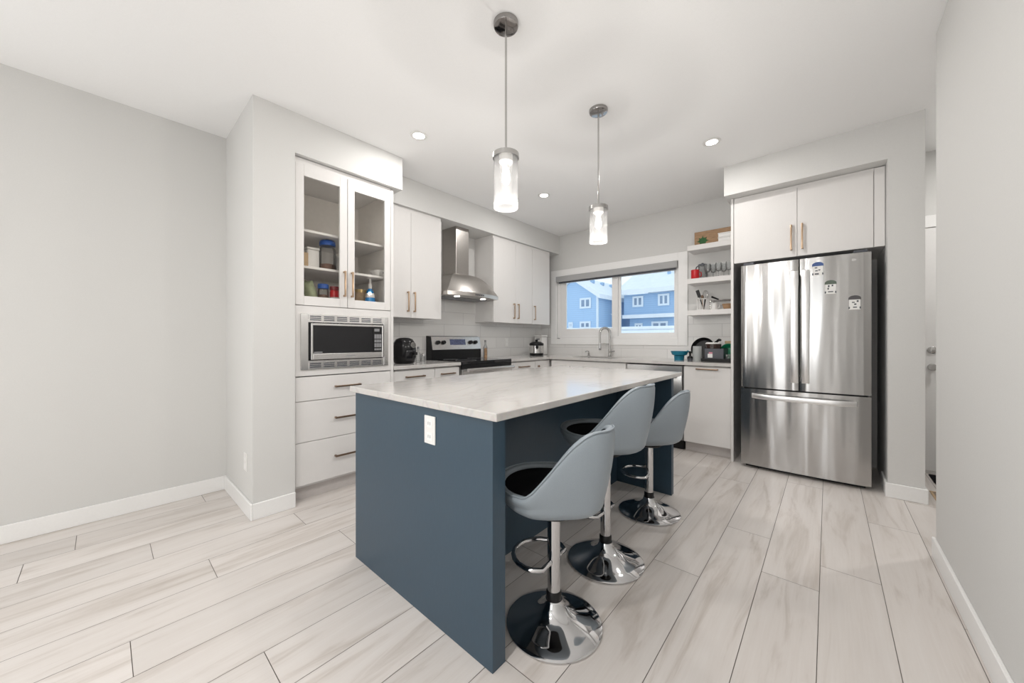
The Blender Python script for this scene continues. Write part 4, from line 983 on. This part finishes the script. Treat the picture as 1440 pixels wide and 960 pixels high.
# frying pan leaning on its edge
t = thing('frying_pan', 'black frying pan leaning behind the glass jug', 'pan', (wx(990, 4.46), 4.46, z2))
pc = Vector((wx(989, 4.46), 4.47, z2 + 0.115)); R = Matrix.Rotation(math.radians(72), 4, 'X') @ Matrix.Rotation(0, 4, 'Z')
R = Matrix.Translation(pc) @ Matrix.Rotation(math.radians(-25), 4, 'Y') @ Matrix.Rotation(math.radians(68), 4, 'X')
b = MB().lathe([(0, 0), (0.10, 0), (0.12, 0.035), (0.124, 0.035), (0.105, -0.005), (0, -0.005)], (0, 0, 0), 36)
b.build('pan_body', M_black, t, 40, R)
MB().tube([(0.12, 0, 0.03), (0.17, 0, 0.045), (0.19, 0, 0.047)], [0.009, 0.011, 0.009], 10).build('handle', M_black, t, 40, R)
c = Vector((wx(1003, 4.31), 4.31, z2 + 0.0065)); t = thing('saucepan', 'dark brown saucepan upside down in the dish basket', 'saucepan', c)
MB().lathe([(0.072, 0.0), (0.075, 0.0), (0.075, 0.165), (0.06, 0.178), (0, 0.18), (0, 0.175), (0.07, 0.165), (0.072, 0)], c, 32).build('pan_body', noisy(mat('dark_brown_enamel', (0.035, 0.018, 0.014), 0.25), 40, 0.1), t, 40)
MB().lathe([(0.0745, 0.166), (0.077, 0.17), (0.064, 0.182), (0.06, 0.18)], c, 32).build('rim', M_white, t, 40)
MB().tube([c + Vector((0.04, -0.02, 0.178)), c + Vector((0.045, -0.022, 0.205)), c + Vector((0.062, -0.03, 0.212)), c + Vector((0.08, -0.035, 0.205))], [0.008, 0.01, 0.012, 0.01], 10).build('handle', M_black, t, 40)
t = thing('plastic_bowl', 'green plastic bowl tilted at the right end of the drip tray', 'bowl', (wx(1023.5, 4.32), 4.32, z2))
MB().lathe([(0, 0.004), (0.045, 0.006), (0.078, 0.06), (0.082, 0.06), (0.05, 0.0), (0, 0)], (0, 0, 0), 32).build('bowl_body', M_green, t, 40, Matrix.Translation((-0.795, 4.452, z2 + 0.085)) @ Matrix.Rotation(math.radians(78), 4, 'X'))
t = thing('glass_cup', 'small clear cup before the green bowl in the drip tray', 'glass', (wx(1022, 4.215), 4.215, z2))
cc = (-0.765, 4.225, z2)
MB().lathe([(0, 0.004), (0.02, 0.004), (0.026, 0.07), (0.0275, 0.07), (0.022, 0), (0, 0)], cc, 20).build('cup_body', M_tumbler, t, 40)
t = thing('woven_basket', 'tan woven basket behind the green bowl', 'basket', (-0.80, 4.50, z2))
c = (-0.80, 4.535, z2)
rows = [(0, 0.0), (0.06, 0.0)]
prof = [(0, 0), (0.045, 0)] + [(0.045 + 0.008 * k / 14 + (0.0025 if k % 2 else 0), 0.005 + 0.20 * k / 14) for k in range(15)] + [(0.047, 0.205), (0.040, 0.012), (0, 0.012)]
MB().lathe(prof, c, 32).build('basket_body', M_tan, t, 40)

# ------------------------------------------------------------------ island
IX0, IX1, IY0, IY1 = -1.910, -0.880, 0.900, 2.860
ZI = 0.918
isl = thing('kitchen_island', 'navy blue kitchen island with panel ends', 'island', ((IX0 + IX1) / 2, (IY0 + IY1) / 2, 0))
PT = 0.066; ztop = ZI - 0.0305
MB().box(IX0, IX1, IY0, IY0 + PT, 0, ztop, 0.001, 1).build('end_panel', M_navy, isl)
MB().box(IX0 + 0.02, IX1, IY1 - 0.048, IY1, 0, ztop, 0.001, 1).build('end_panel', M_navy, isl)
MB().box(-1.33, -1.312, IY0 + PT + 0.0005, IY1 - 0.0485, 0, ztop, 0.0005, 1).build('back_panel', M_navy, isl)
MB().box(IX0 + 0.022, -1.3305, IY0 + PT + 0.0005, IY1 - 0.0485, 0.1, ztop).build('cabinet_box', M_navy, isl)
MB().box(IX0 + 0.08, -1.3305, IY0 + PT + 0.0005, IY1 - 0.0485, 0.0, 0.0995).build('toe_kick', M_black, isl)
n = 3; yy0, yy1 = IY0 + PT, IY1 - 0.05
for i in range(n):
    a = yy0 + (yy1 - yy0) * i / n + 0.0015; c_ = yy0 + (yy1 - yy0) * (i + 1) / n - 0.0015
    d = MB().box(IX0, IX0 + 0.02, a, c_, 0.106, ztop - 0.008, 0.001, 1).build('door', M_navy, isl)
    bar_handle(d, (IX0, c_ - 0.05, 0.70), 'z', 0.2, (-1, 0, 0), M_dbronze)
p = at(605.5, 604, 'y', IY0)
ox, oz = p.x, p.z
op = MB().box(ox - 0.036, ox + 0.036, IY0 - 0.006, IY0 - 0.0003, oz - 0.058, oz + 0.058, 0.002, 2).build('outlet_plate', M_white, isl)
op['label'] = 'white outlet plate on the near end panel'
for dz in (-0.027, 0.027):
    q = MB().box(ox - 0.017, ox + 0.017, IY0 - 0.0075, IY0 - 0.006, oz + dz - 0.016, oz + dz + 0.016).build('receptacle', M_trim, op)
m = MB()
for dz in (-0.027, 0.027):
    m.box(ox - 0.008, ox - 0.005, IY0 - 0.0079, IY0 - 0.0074, oz + dz - 0.006, oz + dz + 0.007).box(ox + 0.005, ox + 0.008, IY0 - 0.0079, IY0 - 0.0074, oz + dz - 0.006, oz + dz + 0.007)
m.build('outlet_slots', M_mid, op)
s = MB().box(-1.945, -0.845, 0.882, 2.955, ZI - 0.030, ZI, 0.004, 2).build('island_countertop', M_quartz)
tag(s, 'large pale veined quartz slab topping the navy island', 'countertop')

# ------------------------------------------------------------------ bar stools
def make_stool():
    t = thing('bar_stool', 'x', 'stool', (0, 0, 0), 'bar stools at the island')
    # base: trumpet disc
    MB().lathe([(0, 0), (0.191, 0), (0.195, 0.004), (0.195, 0.009), (0.187, 0.014), (0.150, 0.024), (0.100, 0.040), (0.062, 0.060), (0.040, 0.085), (0.034, 0.105), (0, 0.105)], (0, 0, 0), 64).build('base', M_chrome, t, 50)
    MB().lathe([(0, 0.1055), (0.031, 0.1055), (0.031, 0.135), (0.027, 0.14), (0, 0.14)], (0, 0, 0), 28).build('collar', M_black, t, 40)
    MB().lathe([(0, 0.1405), (0.0265, 0.1405), (0.0265, 0.455), (0, 0.455)], (0, 0, 0), 32).build('column', M_chrome, t, 40)
    pts = [(0.025, 0.100, 0.272), (0.06, 0.118, 0.268)]
    pts = [(0.0, 0.028, 0.262), (0.0, 0.09, 0.262), (0.03, 0.112, 0.262)]
    for k in range(11):
        th = PI / 2 - PI * k / 10
        pts.append((0.06 + 0.12 * math.cos(th), 0.118 * math.sin(th), 0.262))
    pts += [(0.03, -0.112, 0.262), (0.0, -0.09, 0.262), (0.0, -0.028, 0.262)]
    MB().tube(pts, 0.010, 12).build('footrest', M_chrome, t, 50)
    MB().lathe([(0, 0.455), (0.075, 0.455), (0.085, 0.462), (0.085, 0.474), (0, 0.474)], (0, 0, 0), 24).build('seat_plate', M_black, t, 40)
    # bucket
    ZBOT = 0.470; N = 72; LH = 0.075
    def sm(a, b, x):
        x = min(1, max(0, (x - a) / (b - a))); return x * x * (3 - 2 * x)
    def rim(th):
        bb = (1 - math.cos(th)) / 2
        z = 0.586 + 0.246 * sm(0.50, 0.97, bb) - 0.004 * math.sin(PI * min(1, bb / 0.5))
        x = 0.010 + 0.232 * math.cos(th) - 0.030 * sm(0.6, 1, bb); y = 0.222 * math.sin(th) * (1 - 0.24 * sm(0.5, 0.95, bb))
        return Vector((x, y, z))
    rows = []
    NA, NBn = 10, 8
    def low(th, r_):
        bb = (1 - math.cos(th)) / 2; f = 0.93 - 0.10 * sm(0.5, 1, bb)
        return Vector((r_.x * f, r_.y * f, ZBOT + LH)), f
    for i in range(NA):
        ph = (PI / 2) * i / (NA - 1)
        rr = []
        for k in range(N):
            th = 2 * PI * k / N; lo, f = low(th, rim(th)); rad = max(0.02, math.sin(ph) ** 0.72)
            rr.append((lo.x * rad, lo.y * rad, ZBOT + LH * (1 - math.cos(ph))))
        rows.append(rr)
    for i in range(1, NBn + 1):
        u = i / NBn; rr = []
        for k in range(N):
            th = 2 * PI * k / N; r_ = rim(th); lo, f = low(th, r_); f = f + (1 - f) * math.sin(u * PI / 2) ** 1.0
            zz = ZBOT + LH + (r_.z - 0.012 - ZBOT - LH) * u
            rr.append((r_.x * f, r_.y * f, zz))
        rows.append(rr)
    TH = 0.034
    for j in range(1, 7):       # rolled rim
        a_ = PI * j / 6; rr = []
        for k in range(N):
            th = 2 * PI * k / N; r_ = rim(th); d_ = Vector((r_.x, r_.y, 0)); L_ = d_.length; d_.normalize()
            q = r_ - d_ * (TH / 2) + d_ * (TH / 2) * math.cos(a_)
            rr.append((q.x, q.y, r_.z - 0.012 + 0.016 * math.sin(a_)))
        rows.append(rr)
    sh = MB().grid(rows, True, False)
    b2 = sh.bm; b2.verts.ensure_lookup_table()
    sh.build('seat_shell', M_leather, t, 60)
    # piping along the rim
    MB().tube([(lambda r_: (r_.x * 0.985, r_.y * 0.985, r_.z + 0.003))(rim(2 * PI * k / N)) for k in range(N)], 0.0035, 8, True).build('piping', M_leather, t, 60)
    # inner upholstery
    rows = []; SZ = 0.570
    for i in range(7):
        u = i / 6; rr = []
        for k in range(N):
            th = 2 * PI * k / N; r_ = rim(th); d_ = Vector((r_.x, r_.y, 0)); L_ = d_.length; d_.normalize()
            top = r_ - d_ * TH * 0.98; top.z = r_.z - 0.013
            f = (0.90 * L_ - TH - 0.004) ; low = d_ * f; low.z = SZ
            w = 1 - (1 - u) ** 1.6
            q = top.lerp(low, u); q.z = top.z + (low.z - top.z) * u
            rr.append(q)
        rows.append(rr)
    for i in range(1, 6):
        u = i / 5; rr = []
        for k in range(N):
            p_ = Vector(rows[6][k]); s_ = 1 - 0.97 * u
            rr.append((p_.x * s_, p_.y * s_, SZ + 0.012 * math.sin(u * PI / 2)))
        rows.append(rr)
    MB().grid(rows, True, False).build('seat_cushion', M_blkfab, t, 60)
    return t
st = make_stool()
st['label'] = 'grey bucket bar stool nearest the near corner of the island'
st.location = (-0.850, 1.230, 0); st.rotation_euler = (0, 0, math.radians(184))
for loc, rz, lab in (((-0.885, 1.758, 0), 180, 'grey bucket bar stool in the middle of the three along the island'), ((-0.912, 2.448, 0), 188, 'grey bucket bar stool at the far end of the island near the refrigerator')):
    q = copy_tree(st); q.location = loc; q.rotation_euler = (0, 0, math.radians(rz)); q['label'] = lab
    if 'middle' in lab:                     # its gas lift stands higher than the others
        for ch in q.children:
            n_ = ch.name.split('.')[0]
            if n_ in ('seat_shell', 'piping', 'seat_cushion', 'seat_plate'): ch.location.z += 0.112
            if n_ == 'column':
                ch.data = ch.data.copy()
                for v in ch.data.vertices:
                    if v.co.z > 0.3: v.co.z += 0.112

# ------------------------------------------------------------------ ceiling lights
def pendant(x, y, zb, zt, label, first=None):
    zc = zceil(x)
    t = thing('pendant_light', label, 'pendant light', (x, y, zc), 'glass pendants over the island')
    MB().lathe([(0, -0.026), (0.040, -0.026), (0.060, -0.022), (0.064, -0.014), (0.064, -0.001), (0, -0.001)], (x, y, zc), 40).build('canopy', M_canopy, t, 40)
    MB().tube([(x, y, zc - 0.026), (x, y, zt + 0.028)], 0.0055, 12).build('rod', M_chrodk, t, 40)
    MB().lathe([(0, 0.030), (0.014, 0.030), (0.016, 0.022), (0.055, 0.018), (0.066, 0.012), (0.067, -0.012), (0.064, -0.012), (0.062, 0.006), (0, 0.006)], (x, y, zt), 40).build('cap', M_chrodk, t, 40)
    h = zt - zb
    MB().lathe([(0.059, -0.004), (0.0595, -h + 0.004), (0.0615, -h), (0.0625, -h + 0.004), (0.062, -0.004), (0.059, -0.004)], (x, y, zt), 48).build('glass_shade', M_shade, t, 40)
    MB().lathe([(0, 0.006), (0.034, 0.006), (0.036, -0.03), (0.022, -0.045), (0.017, -0.06), (0, -0.06)], (x, y, zt), 28).build('socket', M_white, t, 40)
    MB().lathe([(0, -0.0605), (0.013, -0.0605), (0.015, -0.07), (0.022, -0.10), (0.021, -0.125), (0.010, -0.142), (0, -0.145)], (x, y, zt), 28).build('bulb', M_bulb, t, 40)
    d = bpy.data.lights.new('pendant_glow', 'POINT'); d.energy = BULB_POWER; d.color = (1, 0.965, 0.92); d.shadow_soft_size = 0.02
    o = bpy.data.objects.new('pendant_glow', d); C.objects.link(o); o.location = (x, y, zb - 0.08)
P1 = at(711.5, 37, 'z', 2.765); P2 = at(841.5, 157.5, 'z', 2.765)
def zat(p, py):
    v = Vector((p.x, p.y, 0)); return CAMZ + (HY - py) / FPX * v.dot(FW)
pendant(P1.x, P1.y, zat(P1, 293), zat(P1, 220), 'nearer and larger-looking glass pendant light over the island')
pendant(P2.x, P2.y, zat(P2, 341), zat(P2, 293), 'farther glass pendant light over the island, in front of the window')

def downlight(x, y, label, power=None):
    zc = zceil(x); t = thing('recessed_downlight', label, 'ceiling light', (x, y, zc), 'recessed ceiling lights')
    MB().lathe([(0.042, -0.0015), (0.060, -0.0015), (0.066, -0.004), (0.064, -0.007), (0.044, -0.008), (0.042, -0.0015)], (x, y, zc), 40).build('trim_ring', M_white, t, 40)
    MB().lathe([(0, -0.004), (0.043, -0.004), (0.043, -0.0025), (0, -0.0025)], (x, y, zc), 32).build('lens', M_lens, t)
    d = bpy.data.lights.new('downlight_beam', 'AREA'); d.shape = 'DISK'; d.size = 0.10; d.energy = power or POT_POWER; d.color = (1, 0.972, 0.94)
    o = bpy.data.objects.new('downlight_beam', d); C.objects.link(o); o.location = (x, y, zc - 0.012)
for px_, py_, lab in ((589, 190, 'recessed ceiling light nearest the tall glass cabinet'), (765, 274, 'recessed ceiling light near the hood and window corner'), (1001, 199, 'recessed ceiling light in front of the refrigerator')):
    q = at(px_, py_, 'z', 2.765); q = at(px_, py_, 'z', zceil(q.x)); downlight(q.x, q.y, lab)

# unseen downlights added to brighten the living area behind the camera and the hall
for x_, y_, lab, p_ in ((-0.75, -0.35, 'unseen fill light added over the living area nearest the island', 12.0), (-0.6, -1.5, 'unseen fill light added over the living area by the right wall', 13.0), (-1.6, -2.3, 'unseen fill light added at the rear of the living area', 5.0), (1.2, 3.9, 'unseen fill light added in the entry hall', 10.0)):
    downlight(x_, y_, lab, p_)

# ------------------------------------------------------------------ hall door, mat, floor register
DX0 = 0.62
m = MB(); m.box(DX0 - 0.07, DX0, 4.742, 4.76, 0, 2.14, 0.002, 1).box(DX0 + 0.92, DX0 + 0.99, 4.742, 4.76, 0, 2.14, 0.002, 1).box(DX0 - 0.085, DX0 + 1.0, 4.738, 4.76, 2.142, 2.245, 0.002, 1)
struct(m.build('trim_1', M_trim))
dd = struct(MB().box(DX0 + 0.003, DX0 + 0.917, 4.745, 4.759, 0.03, 2.138, 0.002, 1).build('door_1', M_tread), 'white entry door at the end of the hall')
for z0_, z1_ in ((0.25, 0.95), (1.15, 1.95)):
    for a, c_ in ((0.12, 0.42), (0.52, 0.82)):
        MB().box(DX0 + a, DX0 + c_, 4.740, 4.7449, z0_, z1_, 0.004, 1).build('door_panel', M_tread, dd)
kx = at(1311, 505, 'y', 4.74).x
MB().lathe([(0, 0), (0.030, 0), (0.030, 0.012), (0.022, 0.018), (0, 0.02)], (kx, 4.7449, at(1310, 492, 'y', 4.74).z), 24, 'y').build('deadbolt', M_chrodk, dd, 40)
MB().lathe([(0, 0), (0.030, 0), (0.030, 0.008), (0.012, 0.014), (0.012, 0.035), (0.028, 0.048), (0.026, 0.065), (0, 0.068)], (kx, 4.7449, at(1311, 516, 'y', 4.74).z), 24, 'y').build('door_knob', M_chrodk, dd, 40)
q = at(1305, 667, 'z', 0)
t = thing('door_mat', 'black mat on the floor in front of the hall door', 'mat', (q.x + 0.4, 4.4, 0))
MB().box(q.x, q.x + 0.85, 3.95, 4.70, 0.0, 0.012, 0.004, 1).build('mat_pile', M_blkfab, t)
q = at(1313, 699, 'z', 0.004)
t = thing('floor_register', 'brown metal floor register in the hall near the wall end', 'vent', (q.x + 0.05, q.y, 0))
m = MB().box(q.x, q.x + 0.12, q.y - 0.15, q.y + 0.16, 0, 0.005, 0.002, 1); m.build('register_frame', M_tan, t)
m = MB()
for i in range(9): m.box(q.x + 0.015, q.x + 0.105, q.y - 0.13 + i * 0.031, q.y - 0.115 + i * 0.031, 0.005, 0.0056)
m.build('grille', M_dgrey, t)

# ------------------------------------------------------------------ outside: snow, two houses
m = MB(); rows = []
for j in range(12):
    y = 4.9 + j * 4.0; z = -0.3 + 2.05 * min(1, (y - 4.9) / 13.0) ** 0.8
    rows.append([(-60 + i * 6, y, z + 0.06 * math.sin(i * 1.7 + j)) for i in range(14)])
o = m.grid(rows).build('snow_ground', M_snow, None, 60); struct(o, 'snow covered yard outside the window')
def hwin(t, x0, x1, z0, z1, y, nrm='y'):
    f = MB().box(x0, x1, y - 0.08, y - 0.005, z0, z1).build('window', M_wtrim, t)
    e = 0.13; mid = (x0 + x1) / 2
    m = MB().box(x0 + e, mid - e / 2, y - 0.09, y - 0.08, z0 + e, z1 - e).box(mid + e / 2, x1 - e, y - 0.09, y - 0.08, z0 + e, z1 - e)
    m.build('pane', M_wpane, f)
# left house: gable front, roof slope seen on its right side
HY1 = 22.0
A = at(839, 416, 'y', HY1); RG = at(806, 394, 'y', HY1); zb_ = 1.4
ex, ez, rgx, rgz = A.x, A.z, RG.x, RG.z; lx = 2 * rgx - ex
far = at(861.5, 419.5, 'x', ex).y + 0.6
hs = thing('house', 'blue house with snowy gable roof seen in the left window sash', 'house', (rgx, HY1, zb_))
MB().prism([(lx, zb_), (ex, zb_), (ex, ez), (rgx, rgz), (lx, ez)], 'y', HY1, far + 3).build('wall', M_sid1, hs)
sl = (rgz - ez) / (ex - rgx); ov = 0.35
m = MB().prism([(rgx, rgz + 0.05), (ex + ov, ez - sl * ov + 0.05), (ex + ov, ez - sl * ov + 0.35), (rgx, rgz + 0.40)], 'y', HY1 - 0.3, far + 3.2)
m.prism([(rgx, rgz + 0.05), (lx - ov, ez - sl * ov + 0.05), (lx - ov, ez - sl * ov + 0.35), (rgx, rgz + 0.40)], 'y', HY1 - 0.3, far + 3.2)
m.build('roof', M_snow, hs)
for k in range(4):
    vx = rgx + (ex - rgx) * 0.35; vz = rgz - sl * (vx - rgx) + 0.36
    MB().box(vx - 0.12, vx + 0.12, HY1 + 1.5 + k * 1.5, HY1 + 1.75 + k * 1.5, vz, vz + 0.22).build('roof_vent', M_sid2, hs)
MB().box(ex + 0.005, ex + 0.12, HY1 - 0.06, HY1 + 0.08, zb_, ez).build('downpipe', M_wtrim, hs)
for (a, b2, c_, d_) in ((816, 831.5, 419.5, 433), (816, 831, 452, 462), (800, 806, 453, 461)):
    p0 = at(a, c_, 'y', HY1); p1 = at(b2, d_, 'y', HY1); hwin(hs, p0.x, p1.x, p1.z, p0.z, HY1)
# right house
HY2 = 24.0
A = at(877.5, 414.5, 'y', HY2); B = at(956, 409.5, 'y', HY2)
hs = thing('house', 'dark blue house with deep snow on its roof seen in the right window sash', 'house', ((A.x + B.x) / 2, HY2, zb_))
bx1 = B.x + 3.0; ze = (A.z + B.z) / 2; LW = at(883.5, 450, 'y', HY2).x; zbelt = at(915, 444.5, 'y', HY2).z
MB().box(A.x, bx1, HY2, HY2 + 9, zbelt, ze).build('upper_wall', M_sid2, hs)
MB().box(LW, bx1, HY2 + 0.25, HY2 + 8.5, zb_, zbelt).build('lower_wall', M_sid2, hs)
MB().prism([(HY2 - 0.5, ze), (HY2 + 5, ze + 2.6), (HY2 + 9.5, ze), (HY2 + 9.5, ze + 0.3), (HY2 + 5, ze + 2.95), (HY2 - 0.5, ze + 0.3)], 'x', A.x - 0.4, bx1 + 0.4).build('roof', M_snow, hs)
MB().box(A.x - 0.02, bx1, HY2 - 0.25, HY2 + 0.2, zbelt - 0.10, zbelt + 0.14).build('belt_roof', M_snow, hs)
for (a, b2, c_, d_) in ((890, 905, 417, 431), (925.8, 941.6, 413.6, 429)):
    p0 = at(a, c_, 'y', HY2); p1 = at(b2, d_, 'y', HY2); hwin(hs, p0.x, p1.x, p1.z, p0.z, HY2)
for (a, b2, c_, d_) in ((893, 904, 454.5, 466), (916.5, 939.6, 452, 463)):
    p0 = at(a, c_, 'y', HY2 + 0.25); p1 = at(b2, d_, 'y', HY2 + 0.25); hwin(hs, p0.x, p1.x, p1.z, p0.z, HY2 + 0.25)
p0 = at(941, 401, 'y', HY2 + 2); MB().lathe([(0, 0), (0.12, 0), (0.12, 0.55), (0, 0.55)], (p0.x, HY2 + 2.0, ze + 1.3), 12).build('roof_vent', M_sid2, hs)
# pale house between them, farther back
p0 = at(868, 424, 'y', 34.0); p1 = at(886, 470, 'y', 34.0)
hs = thing('house', 'pale grey house corner between the two blue houses', 'house', (p0.x, 34.0, zb_))
MB().box(p0.x - 2.5, p1.x + 1, 34.0, 40.0, zb_, p0.z).build('wall', siding('pale_siding', (0.62, 0.75, 0.86)), hs)
MB().prism([(33.6, p0.z), (37.0, p0.z + 1.6), (40.4, p0.z), (40.4, p0.z + 0.3), (37.0, p0.z + 1.9), (33.6, p0.z + 0.3)], 'x', p0.x - 2.8, p1.x + 1.3).build('roof', M_snow, hs)
# low snowy fence at the end of the yard
m = MB(); fz = at(880, 462, 'y', 17.5).z
t = thing('yard_fence', 'pale snow-topped fence beyond the kitchen window', 'fence', (-6, 17.5, 0.9))
for i in range(60):
    x = -14 + i * 0.30; m.box(x, x + 0.285, 17.5, 17.53, 0.8, fz - 0.05)
m.build('boards', M_wtrim, t)
MB().box(-14, 4, 17.44, 17.60, fz - 0.05, fz + 0.10, 0.03, 2).build('snow_cap', M_snow, t)
